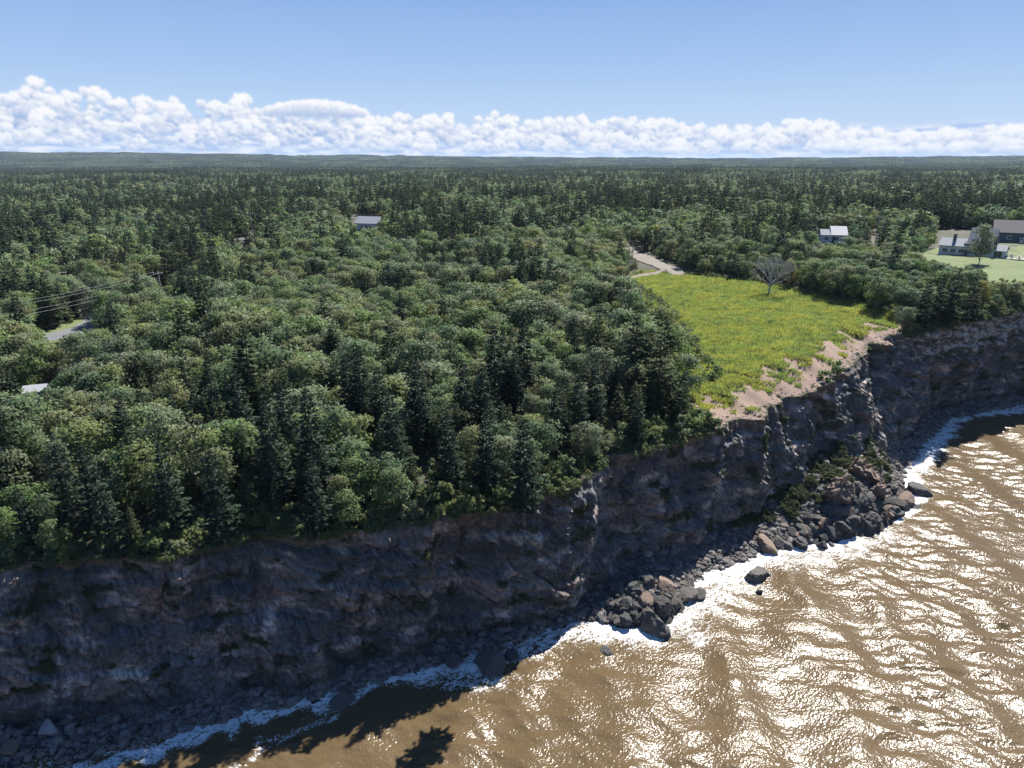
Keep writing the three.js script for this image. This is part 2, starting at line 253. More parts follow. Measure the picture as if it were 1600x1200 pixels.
{
  const us = [], ws = [];
  for (let i = 60; i > 0; i--) us.push(U0 - (i / 60) ** 3 * 9000 - i); for (let u = U0; u <= U1; u += 0.25) us.push(u); for (let i = 1; i <= 60; i++) us.push(U1 + (i / 60) ** 3 * 9000 + i);
  for (let w = W0; w <= W1; w += 0.25) ws.push(w); for (let i = 1; i <= 60; i++) ws.push(W1 + (i / 60) ** 3 * 9000 + i);
  const g = grid(us.length - 1, ws.length - 1, (i, j) => {
    const u = us[i], w = ws[j]; let [x, z] = toXZ(u, w), y = SEA; const x0 = x, z0 = z;
    const fine = smooth(60, 0, Math.max(U0 - u, u - U1, w - W1)), calm = (0.25 + 0.75 * smooth(0, 8, w - shoreW(u))) * fine;
    if (calm > 0.001) {
      const gust = 0.75 + 0.55 * n2(x0 / 26, z0 / 26);
      for (let q = 0; q < waveSet.length; q++) { const v = waveSet[q], p = v.kx * x0 + v.kz * z0 + v.ph + 1.3 * n2(x0 / (9 + q), z0 / (9 + q) + q), c = Math.cos(p), A = v.a * calm * (q < 3 ? 1 : gust); y += A * Math.sin(p); x += 0.75 * A * v.dx * c; z += 0.75 * A * v.dz * c; }
    }
    return [x, y, z, (u - U0) / (U1 - U0), (w - W0) / (W1 - W0)];
  });
  // foam and silt, mapped over the near sea
  const TW = 2048, TH = 1024, col = new Uint8Array(TW * TH * 4), rough = new Uint8Array(TW * TH * 4);
  const px = (pts, wd, dens) => ({ pts: pts.map(([a, b]) => { const p = at(a, b, SEA); return toUW(p[0], p[2]); }), wd, dens });
  const strokes = [
    px([[60, 1235], [150, 1200], [250, 1170], [330, 1140], [440, 1108], [530, 1088], [600, 1066], [690, 1042], [760, 1036]], 1.15, 0.62),
    px([[360, 1215], [395, 1170], [430, 1148], [480, 1128], [540, 1108]], 0.45, 0.42),
    px([[640, 1050], [740, 1040], [800, 1020], [850, 1000], [900, 982]], 2.0, 0.52), px([[700, 1066], [780, 1062]], 1.4, 0.45),
    px([[905, 985], [960, 985], [1020, 990], [1080, 960], [1120, 925], [1170, 895]], 2.5, 0.48), px([[930, 975], [1000, 990], [1050, 970]], 1.4, 0.66), px([[1090, 905], [1150, 885], [1200, 868]], 1.7, 0.62),
    px([[1200, 862], [1280, 850], [1340, 830], [1400, 800], [1430, 775]], 1.7, 0.66), px([[1215, 880], [1300, 865], [1380, 830]], 2.4, 0.42), px([[1330, 850], [1345, 855]], 1.2, 0.6),
    px([[1412, 765], [1425, 735], [1450, 710], [1478, 672], [1490, 652]], 2.0, 0.58), px([[1490, 655], [1530, 648], [1600, 640], [1660, 632]], 1.4, 0.6), px([[1560, 640], [1600, 632]], 1.2, 0.55),
    px([[1440, 830], [1460, 840]], 1.0, 0.45), px([[1070, 990], [1100, 1005]], 1.0, 0.5),
  ];
  const GW = 512, GH = 256, dens = new Float32Array(GW * GH);
  for (let j = 0; j < GH; j++) for (let i = 0; i < GW; i++) {
    const u = lerp(U0, U1, i / (GW - 1)), w = lerp(W0, W1, j / (GH - 1)), wu = u + 0.9 * n2(u / 3.2, w / 3.2), ww = w + 0.9 * n2(u / 3.2 + 40, w / 3.2); let m = 0;
    for (const s of strokes) for (let q = 1; q < s.pts.length; q++) {
      const [ax, ay] = s.pts[q - 1], [bx, by] = s.pts[q], L = (bx - ax) ** 2 + (by - ay) ** 2, t = clamp(((wu - ax) * (bx - ax) + (ww - ay) * (by - ay)) / L, 0, 1), d = Math.hypot(wu - ax - t * (bx - ax), ww - ay - t * (by - ay));
      m = Math.max(m, s.dens * smooth(s.wd * 1.7, s.wd * 0.25, d));
    }
    const sd = w - shoreW(u); m = Math.max(m, 0.36 * smooth(2.2, 0.2, Math.abs(sd)));
    dens[j * GW + i] = m * smooth(0, 6, u - U0) * smooth(0, 6, U1 - u);
  }
  for (let y = 0; y < TH; y++) for (let x = 0; x < TW; x++) {
    const u = lerp(U0, U1, x / TW), w = lerp(W0, W1, y / TH), gx = x / TW * (GW - 1), gy = y / TH * (GH - 1), i = Math.floor(gx), j = Math.floor(gy), fx = gx - i, fy = gy - j, o = (y * TW + x) * 4;
    const D = (a, b) => dens[Math.min(GH - 1, b) * GW + Math.min(GW - 1, a)], m = lerp(lerp(D(i, j), D(i + 1, j), fx), lerp(D(i, j + 1), D(i + 1, j + 1), fx), fy);
    let f = 0;
    if (m > 0.02) { const a = 1 - Math.abs(n2(u / 1.1 + 0.4 * n2(u * 2, w * 2), w / 1.1)), b = 1 - Math.abs(n2(u / 0.42 + 9, w / 0.42)), c = 0.5 + 0.5 * n2(u / 0.17, w / 0.17), pat = 0.42 * a + 0.36 * b + 0.22 * c; f = smooth(1.05 - m - 0.09, 1.05 - m + 0.12, pat); }
    const silt = 0.5 + 0.5 * fbm(u / 14, w / 9, 3), base = [lerp(0.077, 0.093, silt), lerp(0.053, 0.063, silt), lerp(0.025, 0.032, silt)], wh = [0.58, 0.60, 0.62];
    for (let q = 0; q < 3; q++) col[o + q] = 255 * Math.pow(lerp(base[q], wh[q], f), 1 / 2.2);
    const rr = 255 * lerp(0.22, 0.85, f); rough[o] = rough[o + 1] = rough[o + 2] = rr; col[o + 3] = rough[o + 3] = 255;
  }
  const tx = (d, c) => { const t = new THREE.DataTexture(d, TW, TH); t.magFilter = THREE.LinearFilter; if (c) t.colorSpace = THREE.SRGBColorSpace; t.needsUpdate = true; return t; };
  const ripple = tileTexture(1024, loop((x, y) => 0.5 + 0.3 * n2(x * 0.8, y * 1.2) + 0.22 * n2(x * 1.7 + 5, y * 2.4) + 0.08 * n2(x * 3.7, y * 4.6), 16));
  ripple.repeat.set((U1 - U0) / 9, (W1 - W0) / 9);
  struct(mesh('sea', g, new THREE.MeshPhysicalMaterial({ side: THREE.DoubleSide, map: tx(col, true), roughness: 1, roughnessMap: tx(rough), metalness: 0, ior: 1.33, specularIntensity: 0.5, bumpMap: ripple, bumpScale: 0.04 })), 'structure', 'brown silty sea with wind waves and foam along the shore');
}

// ---------------------------------------------------------------- trees
class Leaves {                                   // many small flat faces with a colour each
  constructor() { this.p = []; this.c = []; this.i = []; this.n = []; }
  kite(o, dir, side, len, wid, col, out) {            // four points: stem, two shoulders, tip
    const n = this.p.length / 3, q = 0.45;
    this.p.push(o.x, o.y, o.z, o.x + dir.x * len * q + side.x * wid, o.y + dir.y * len * q + side.y * wid, o.z + dir.z * len * q + side.z * wid, o.x + dir.x * len, o.y + dir.y * len, o.z + dir.z * len, o.x + dir.x * len * q - side.x * wid, o.y + dir.y * len * q - side.y * wid, o.z + dir.z * len * q - side.z * wid);
    for (let k = 0; k < 4; k++) this.c.push(col[0], col[1], col[2]);
    // its face turned outwards; the normal leans towards that of the whole clump
    let fx = side.y * dir.z - side.z * dir.y, fy = side.z * dir.x - side.x * dir.z, fz = side.x * dir.y - side.y * dir.x; const s = !out || fx * out.x + fy * out.y + fz * out.z >= 0 ? 1 : -1;
    if (s > 0) this.i.push(n, n + 1, n + 2, n, n + 2, n + 3); else this.i.push(n, n + 2, n + 1, n, n + 3, n + 2);
    fx = fx * s + (out ? out.x * 0.9 : 0); fy = fy * s + (out ? out.y * 0.9 : 0); fz = fz * s + (out ? out.z * 0.9 : 0); const l = Math.hypot(fx, fy, fz) || 1;
    for (let k = 0; k < 4; k++) this.n.push(fx / l, fy / l, fz / l);
  }
  geometry() { const g = new THREE.BufferGeometry(); g.setAttribute('position', new THREE.Float32BufferAttribute(this.p, 3)); g.setAttribute('color', new THREE.Float32BufferAttribute(this.c, 3)); g.setAttribute('normal', new THREE.Float32BufferAttribute(this.n, 3)); g.setIndex(this.i); return g; }
}
function limb(out, pts, r0, r1, sides = 5) {     // a tapered bent cylinder as indexed triangles
  const p = [], idx = [], V = (a) => new THREE.Vector3(...a), n = pts.length;
  for (let k = 0; k < n; k++) {
    const a = V(pts[k]), d = V(pts[Math.min(n - 1, k + 1)]).sub(V(pts[Math.max(0, k - 1)])).normalize(), s = new THREE.Vector3(0, 0, 1).cross(d); if (s.lengthSq() < 0.01) s.set(1, 0, 0); s.normalize(); const t = d.clone().cross(s), r = lerp(r0, r1, k / (n - 1));
    for (let q = 0; q < sides; q++) { const f = q / sides * 6.2832; p.push(a.x + r * (Math.cos(f) * s.x + Math.sin(f) * t.x), a.y + r * (Math.cos(f) * s.y + Math.sin(f) * t.y), a.z + r * (Math.cos(f) * s.z + Math.sin(f) * t.z)); }
  }
  for (let k = 0; k < n - 1; k++) for (let q = 0; q < sides; q++) { const a = k * sides + q, b = k * sides + (q + 1) % sides; idx.push(a, b, b + sides, a, b + sides, a + sides); }
  const g = new THREE.BufferGeometry(); g.setAttribute('position', new THREE.Float32BufferAttribute(p, 3)); g.setIndex(idx); g.computeVertexNormals(); out.push(g);
}
const rndDir = (R, v) => { const y = R() * 2 - 1, a = R() * 6.2832, s = Math.sqrt(1 - y * y); return v.set(Math.cos(a) * s, y, Math.sin(a) * s); };
const va = new THREE.Vector3(), vb = new THREE.Vector3(), vc = new THREE.Vector3(), vd = new THREE.Vector3(), vo = new THREE.Vector3();
function broadleaf(seed, { h = 8, clumps = 26, per = 80, size = 0.31, rx = 0.27, low = 0.22, woody = true }) {
  const R = rng(seed), L = new Leaves(), wood = [], stems = 1 + (R() < 0.4 ? 1 : 0), cy = (1 + low) / 2 * h, ry = (1 - low) / 2 * h, lean = [(R() - 0.5) * 0.6, (R() - 0.5) * 0.6];
  const trunkAt = (y) => [lean[0] * (y / h) ** 2, y, lean[1] * (y / h) ** 2];
  if (woody) for (let s = 0; s < stems; s++) limb(wood, [[s * 0.3, -0.4, 0], ...[0.2, 0.45, 0.7, 0.9].map((f) => { const t = trunkAt(f * h); return [t[0] + s * (0.3 + f * 0.7), t[1], t[2] + s * 0.25]; })], 0.015 * h, 0.004 * h, 6);
  for (let c = 0; c < clumps; c++) {
    rndDir(R, va); const rad = 0.45 + 0.55 * Math.cbrt(R()), pinch = 1 - 0.35 * Math.max(0, va.y) * Math.max(0, va.y);
    const cx = lean[0] * 0.5 + va.x * rad * rx * h * pinch, cyy = cy + va.y * rad * ry * 0.9, cz = lean[1] * 0.5 + va.z * rad * rx * h * pinch, cr = (0.09 + 0.075 * R()) * h, tone = 0.82 + 0.36 * R(), yel = R();
    if (woody) { const b = trunkAt(Math.max(low * h * 0.7, cyy - 0.22 * h)); limb(wood, [b, [lerp(b[0], cx, 0.55), lerp(b[1], cyy, 0.4), lerp(b[2], cz, 0.55)], [cx, cyy, cz]], 0.0055 * h, 0.002 * h, 4); }
    for (let i = 0; i < per; i++) {
      rndDir(R, va); if (va.y < -0.35 && R() < 0.6) va.y *= -1;
      const rr = cr * (0.55 + 0.55 * R()) * (1 + 0.3 * (R() - 0.5)); vb.set(cx + va.x * rr * 1.1, cyy + va.y * rr * 0.8, cz + va.z * rr * 1.1);
      vo.set(va.x * 0.7 + (vb.x - lean[0] * 0.5) / (rx * h), va.y * 0.7 + (vb.y - cy) / ry + 0.15, va.z * 0.7 + (vb.z - lean[1] * 0.5) / (rx * h)).normalize();
      rndDir(R, vc); vd.copy(vo).multiplyScalar(0.8).add(vc); vd.y += 0.25; vd.normalize();      // the way the leaf faces
      rndDir(R, vc); vc.cross(vd).normalize(); const side = va.crossVectors(vd, vc), s = size * (0.6 + 0.8 * R()), t = tone * (0.75 + 0.5 * R());
      L.kite(vb, vc, side, s, s * 0.42, [t * (0.86 + 0.24 * yel), t, t * (0.8 + 0.3 * R())], vo);
    }
  }
  return { crown: L.geometry(), trunk: woody ? mergeGeometries(wood) : null, h };
}
function spruce(seed, { h = 10, tiers = 30, rb = 0.16, fat = 1, size = 1, bare = 0.08, woody = true, ragged = 0.3 }) {
  const R = rng(seed), L = new Leaves(), wood = []; const up = new THREE.Vector3(0, 1, 0), lean = [(R() - 0.5) * 0.35, (R() - 0.5) * 0.35];
  if (woody) limb(wood, [[0, -0.4, 0], [lean[0] * 0.15, h * 0.4, lean[1] * 0.15], [lean[0] * 0.5, h * 0.7, lean[1] * 0.5], [lean[0], h * 0.985, lean[1]]], 0.013 * h, 0.002 * h, 6);
  for (let k = 0; k < tiers; k++) {
    const f = bare + (0.985 - bare) * (k / (tiers - 1)) ** 0.92, y0 = f * h, prof = Math.min(1, (1 - f) * 1.25) ** 0.9 * smooth(bare - 0.12, bare + 0.15, f), nb = Math.max(3, Math.round(lerp(7.5, 4, f)));
    for (let b = 0; b < nb; b++) {
      const az = (b + R() * 0.9 + k * 0.37) / nb * 6.2832, len = (rb * h * prof) * (1 - ragged + 2 * ragged * R()) + 0.12, droop = lerp(-0.42, 0.35, f) + 0.2 * (R() - 0.5), y = y0 + (R() - 0.5) * 0.075 * h;
      const tone = 0.75 + 0.5 * R(), ox = lean[0] * f * f, oz = lean[1] * f * f;
      if (woody && len > 0.8 && R() < 0.6) limb(wood, [[ox, y, oz], [ox + Math.cos(az) * len * 0.6, y + droop * len * 0.5, oz + Math.sin(az) * len * 0.6]], 0.02, 0.008, 3);
      const m = Math.max(2, Math.round((2.2 + len * 7) * fat));
      for (let i = 0; i < m; i++) {
        const q = m === 1 ? 0.5 : 0.18 + 0.78 * (i + R() * 0.6) / m, aa = az + (i % 2 ? 1 : -1) * (0.5 + 0.5 * R()) * (1 - q * 0.5), s = size * (0.26 + 0.2 * R()) * (0.6 + 0.45 * (1 - f));
        vb.set(ox + Math.cos(az) * len * q, y + droop * len * q + 0.12 * len * q * q + (R() - 0.5) * 0.08, oz + Math.sin(az) * len * q);
        va.set(Math.cos(aa), droop * 0.6 + 0.7 * (R() - 0.55), Math.sin(aa)).normalize(); vc.crossVectors(va, up).normalize(); vd.crossVectors(vc, va); const roll = (R() - 0.5) * 2.6; vc.multiplyScalar(Math.cos(roll)).addScaledVector(vd, Math.sin(roll));
        vo.set(Math.cos(az), 0.45, Math.sin(az)).normalize(); const t = tone * (0.75 + 0.5 * R()); L.kite(vb, va, vc, s * 1.25, s * 0.40, [t * (0.95 + 0.1 * R()), t, t * (0.9 + 0.2 * R())], vo);
      }
      if (i9(len)) { va.set(Math.cos(az), droop * 0.3 + 0.2, Math.sin(az)).normalize(); vb.set(ox + Math.cos(az) * len * 0.85, y + droop * len * 0.85 + 0.1 * len, oz + Math.sin(az) * len * 0.85); vc.crossVectors(va, up).normalize(); L.kite(vb, va, vc, 0.34 * size, 0.10 * size, [tone * 1.1, tone * 1.15, tone * 0.95], vo); }
    }
  }
  va.set(0, 1, 0); for (let i = 0; i < 3; i++) { vb.set(lean[0], h * 0.955, lean[1]); vc.set(Math.cos(i * 2.1), 0, Math.sin(i * 2.1)); L.kite(vb, va, vc, h * 0.05, 0.06, [1, 1, 1]); }
  return { crown: L.geometry(), trunk: woody ? mergeGeometries(wood) : null, h };
}
function i9(len) { return len > 0.3; }
const leafMat = (r, g, b, tr = 0.5, coat = 0.06, spec = 0.3) => new THREE.MeshPhysicalMaterial({ color: rgb(r, g, b), vertexColors: true, roughness: 0.93, transmission: tr, thickness: 0, side: THREE.DoubleSide, specularIntensity: spec, clearcoat: coat, clearcoatRoughness: 0.5 });
const LEAF = rgb(1, 1, 1);
const barkBroad = std({ color: rgb(0.17, 0.155, 0.135), roughness: 0.95, bumpMap: grainBump, bumpScale: 0.02 }), barkSpruce = std({ color: rgb(0.095, 0.078, 0.066), roughness: 0.97 }), deadWood = std({ color: rgb(0.27, 0.265, 0.26), roughness: 0.95 });
// tones that the individual crowns take; the far ones take theirs as a colour for each copy
const BROAD = [[0.116, 0.166, 0.069], [0.137, 0.17, 0.058], [0.099, 0.148, 0.074], [0.132, 0.159, 0.09], [0.11, 0.17, 0.056], [0.146, 0.164, 0.074], [0.09, 0.137, 0.063]];
const CONIF = [[0.032, 0.050, 0.029], [0.042, 0.060, 0.029], [0.027, 0.044, 0.030], [0.048, 0.062, 0.032], [0.036, 0.056, 0.025]];
const broadMats = BROAD.map((c) => leafMat(...c)), conifMats = CONIF.map((c) => leafMat(...c, 0.25, 0, 0.12)), whiteLeaf = leafMat(1, 1, 1), whiteNeedle = leafMat(1, 1, 1, 0.25, 0, 0.12);

const broadHi = [0, 1, 2, 3, 4, 5].map((i) => broadleaf(100 + i, { h: 8, clumps: 20 + i * 2, per: 84, rx: 0.27 + 0.025 * (i % 3), low: 0.14 + 0.05 * (i % 4), size: 0.32 }));
const spruceHi = [0, 1, 2, 3, 4, 5].map((i) => spruce(200 + i, { h: 10, tiers: 30 + i, rb: 0.135 + 0.015 * (i % 4), ragged: 0.25 + 0.07 * (i % 3), bare: 0.05 + 0.05 * (i % 3) }));
const broadMid = [0, 1, 2, 3].map((i) => broadleaf(300 + i, { h: 8, clumps: 18, per: 30, size: 0.55, rx: 0.25 + 0.02 * i, low: 0.15, woody: false }));
const spruceMid = [0, 1, 2, 3].map((i) => spruce(400 + i, { h: 10, tiers: 20, fat: 0.6, size: 1.7, rb: 0.135 + 0.012 * i, woody: false }));
const broadFar = [0, 1, 2].map((i) => broadleaf(500 + i, { h: 8, clumps: 11, per: 11, size: 1.05, rx: 0.27, low: 0.1, woody: false }));
const spruceFar = [0, 1, 2].map((i) => spruce(600 + i, { h: 10, tiers: 11, fat: 0.22, size: 3.0, rb: 0.14, woody: false }));
const bush = [0, 1, 2].map((i) => broadleaf(700 + i, { h: 2, clumps: 9, per: 46, size: 0.24, rx: 0.48, low: 0.0, woody: false }));

// openings in the wood, as the ground shows through from above the sea
const meadowPx = [[980, 434], [1000, 428], [1062, 426], [1110, 433], [1190, 441], [1260, 458], [1340, 478], [1405, 501], [1385, 530], [1350, 560], [1270, 604], [1160, 618], [1112, 590], [1082, 548], [1062, 512], [1034, 478], [1000, 456]];
const openings = [meadowPx,
  [[972, 384], [990, 384], [1062, 416], [1064, 430], [984, 434], [984, 424], [1004, 418], [996, 405]],
  [[1436, 393], [1470, 396], [1600, 388], [1640, 388], [1640, 436], [1552, 436], [1530, 418], [1470, 409], [1436, 400]],
  [[60, 520], [82, 510], [140, 498], [152, 506], [84, 530], [62, 530]], [[140, 498], [160, 492], [165, 500], [150, 510]],
  [[362, 371], [386, 372], [386, 381], [364, 379]],
];
const hides = [ // nothing nearer than the given distance may stand before these
  [[[548, 336], [594, 336], [594, 348], [548, 348]], 352], [[[1276, 354], [1324, 354], [1324, 376], [1276, 376]], 250], [[[1462, 340], [1640, 340], [1640, 404], [1462, 400]], 262],
  [[[42, 600], [74, 600], [74, 622], [42, 622]], 92], [[[391, 336], [400, 336], [400, 364], [391, 364]], 300], [[[1362, 352], [1371, 352], [1371, 384], [1362, 384]], 255], [[[240, 418], [275, 418], [275, 440], [240, 440]], 170], [[[214, 350], [222, 350], [222, 378], [214, 378]], 280],
];
const roadLine = [[-112, -84], [-98, -102], [-86, -119], [-82, -128], [-86, -140], [-104, -160], [-124, -185], [-134, -220], [-126, -252], [-110, -271], [-98, -276], [-84, -300], [-80, -360]];
const distTo = (line, x, z) => { let m = 1e9; for (let i = 1; i < line.length; i++) { const [ax, az] = line[i - 1], [bx, bz] = line[i], t = clamp(((x - ax) * (bx - ax) + (z - az) * (bz - az)) / ((bx - ax) ** 2 + (bz - az) ** 2), 0, 1); m = Math.min(m, Math.hypot(x - ax - t * (bx - ax), z - az - t * (bz - az))); } return m; };
const trackLine = [onPlateau(970, 383), onPlateau(1000, 399), onPlateau(1030, 413), onPlateau(1062, 427)].map((p) => [p[0], p[2]]), track2 = [onPlateau(940, 441), onPlateau(985, 433), onPlateau(1020, 427), onPlateau(1052, 420)].map((p) => [p[0], p[2]]);
const keepOut = [];                               // [x, z, radius] round buildings and poles
function allowed(x, z, h, half) {
  const y = groundY(x, z);
  if (distTo(roadLine, x, z) < (z > -131 && z < -112 ? 3.6 : 2.2)) return false;
  if (distTo(trackLine, x, z) < 4 + half || distTo(track2, x, z) < 3 + half * 0.6) return false;
  for (const [kx, kz, r] of keepOut) if (Math.hypot(x - kx, z - kz) < r + half * 0.6) return false;
  for (const f of [0.03, 0.3, 0.55, 0.8, 0.97]) for (const s of f > 0.2 && f < 0.9 ? [-0.8, 0, 0.8] : [0]) {
    const [px, py, d] = project(x, y + f * h, z), q = px + s * half * FOCAL / d * (f > 0.7 ? 0.6 : 1);
    for (const poly of openings) if (inPoly(poly, q, py)) return false;
    for (const [poly, far] of hides) if (d < far && inPoly(poly, q, py)) return false;
  }
  return true;
}
const FIELD = meadowPx.map(([a, b]) => { const p = onPlateau(a, b); return [p[0], p[2]]; });

const trees = [];                                 // { kind, x, z, h, fat, hero }
const heroTop = (px, py, h, kind = 's', fat = 1) => { let Y = h, p; for (let i = 0; i < 10; i++) { p = at(px, py, Y); Y = groundY(p[0], p[2]) + h; } trees.push({ kind, x: p[0], z: p[2], h, fat, hero: true }); };

// ---------------------------------------------------------------- roads, houses, poles
function ribbon(name, line, width, mat, label, lift) {
  const pts = new THREE.CatmullRomCurve3(line.map(([x, z]) => new THREE.Vector3(x, 0, z))).getSpacedPoints(90);
  const g = grid(90, 6, (i, j) => { const a = pts[Math.max(0, i - 1)], b = pts[Math.min(90, i + 1)], dx = b.x - a.x, dz = b.z - a.z, l = Math.hypot(dx, dz), s = (j / 6 - 0.5) * (width + 0.5 * n2(i / 3, j > 3 ? 1 : 8)), x = pts[i].x - dz / l * s, z = pts[i].z + dx / l * s; return [x, groundY(x, z) + lift, z, s / 4, i / 4]; });
  return struct(mesh(name, g, mat), 'structure', label);
}
const gravelMat = std({ color: rgb(0.19, 0.165, 0.14), roughness: 0.95, map: soilTone, bumpMap: grainBump, bumpScale: 0.05 });
ribbon('road_verge', [[-97, -103], [-87, -117], [-82.5, -127], [-86, -140]], 13, std({ color: rgb(0.115, 0.14, 0.05), roughness: 0.95, map: soilTone }), 'grassy verge along the open stretch of road', 0.08);
ribbon('road', roadLine, 5.6, std({ color: rgb(0.135, 0.14, 0.15), roughness: 0.9, map: soilTone, bumpMap: grainBump, bumpScale: 0.02 }), 'grey coastal road glimpsed between the trees', 0.16);
ribbon('dirt_track', trackLine, 5.0, gravelMat, 'pale gravel track leading out of the wood to the meadow', 0.2);
ribbon('dirt_track_branch', track2, 2.6, gravelMat, 'narrow gravel branch of the track beside the meadow', 0.22);

function box(w, h, d, x, y, z) { const g = new THREE.BoxGeometry(w, h, d); g.translate(x, y, z); return g; }
function prism(pts, len, x0, y0, z0) {            // a profile in (z, y) drawn out along x
  const s = new THREE.Shape(pts.map(([z, y]) => new THREE.Vector2(z, y))), g = new THREE.ExtrudeGeometry(s, { depth: len, bevelEnabled: false });
  g.applyMatrix4(new THREE.Matrix4().set(0, 0, 1, x0, 0, 1, 0, y0, -1, 0, 0, z0, 0, 0, 0, 1)); return g;
}
const wallTone = tileTexture(256, loop((x, y) => 0.9 + 0.1 * fbm(x, y, 4), 12));
const whitePaint = std({ color: rgb(0.56, 0.58, 0.60), roughness: 0.75, map: wallTone }), trimPaint = std({ color: rgb(0.66, 0.66, 0.65), roughness: 0.6 }), paleShingle = std({ color: rgb(0.23, 0.25, 0.28), roughness: 0.9, map: soilTone, bumpMap: grainBump, bumpScale: 0.02 }), brownShingle = std({ color: rgb(0.17, 0.155, 0.15), roughness: 0.92, map: soilTone }), slateWall = std({ color: rgb(0.075, 0.095, 0.125), roughness: 0.8, map: wallTone }), darkTrim = std({ color: rgb(0.05, 0.05, 0.06), roughness: 0.7 }), glass = std({ color: rgb(0.03, 0.04, 0.05), roughness: 0.08 }), brick = std({ color: rgb(0.13, 0.10, 0.10), roughness: 0.95 }), deckWood = std({ color: rgb(0.26, 0.24, 0.22), roughness: 0.9, map: soilTone }), metalRoof = std({ color: rgb(0.27, 0.28, 0.30), roughness: 0.75, metalness: 0 });
function windowOn(parent, x, y, z, w, h, turn = 0) {
  const f = mesh('window', mergeGeometries([box(w + 0.16, 0.1, 0.1, 0, h / 2 + 0.03, 0), box(w + 0.2, 0.1, 0.14, 0, -h / 2 - 0.03, 0), box(0.1, h, 0.1, -w / 2, 0, 0), box(0.1, h, 0.1, w / 2, 0, 0), box(0.06, h, 0.08, 0, 0, 0)]), trimPaint, parent);
  f.position.set(x, y, z); f.rotation.y = turn; mesh('pane', box(w, h, 0.03, 0, 0, -0.01), glass, f);
}
function doorOn(parent, x, y, z, mat, turn = 0) { const d = mesh('door', box(0.95, 2.05, 0.09, 0, 0, 0), mat, parent); d.position.set(x, y, z); d.rotation.y = turn; mesh('pane', box(0.5, 0.7, 0.03, 0, 0.5, 0.05), glass, d); mesh('handle', new THREE.SphereGeometry(0.05, 8, 6).translate(0.35, -0.05, 0.08), darkTrim, d); }
// a gabled block: x along the ridge, front wall at z = 0, going back to z = -depth
function block(parent, x0, len, depth, eave, ridge, wallMat, roofMat, over = 0.35) {
  mesh('wall', prism([[0, -0.5], [0, eave], [depth / 2, ridge - 0.12], [depth, eave], [depth, -0.5]], len, x0, 0, 0), wallMat, parent);
  const p = (ridge - eave) / (depth / 2), t = 0.16;
  mesh('roof', prism([[-over, eave - over * p], [-over, eave - over * p + t], [depth / 2, ridge + t], [depth + over, eave - over * p + t], [depth + over, eave - over * p], [depth / 2, ridge]], len + over * 2, x0 - over, 0.02, 0), roofMat, parent);
}
function siteAt(pa, pb, name, label, category) {  // a group whose x runs from one ground point to the other, z towards the viewer
  const A = onPlateau(...pa), B = onPlateau(...pb), g = thing(name, label, category), y = Math.min(groundY(A[0], A[2]), groundY(B[0], B[2]));
  g.position.set(A[0], y, A[2]); g.rotation.y = -Math.atan2(B[2] - A[2], B[0] - A[0]); return [g, Math.hypot(B[0] - A[0], B[2] - A[2]), A, B];
}
let houseGroup;
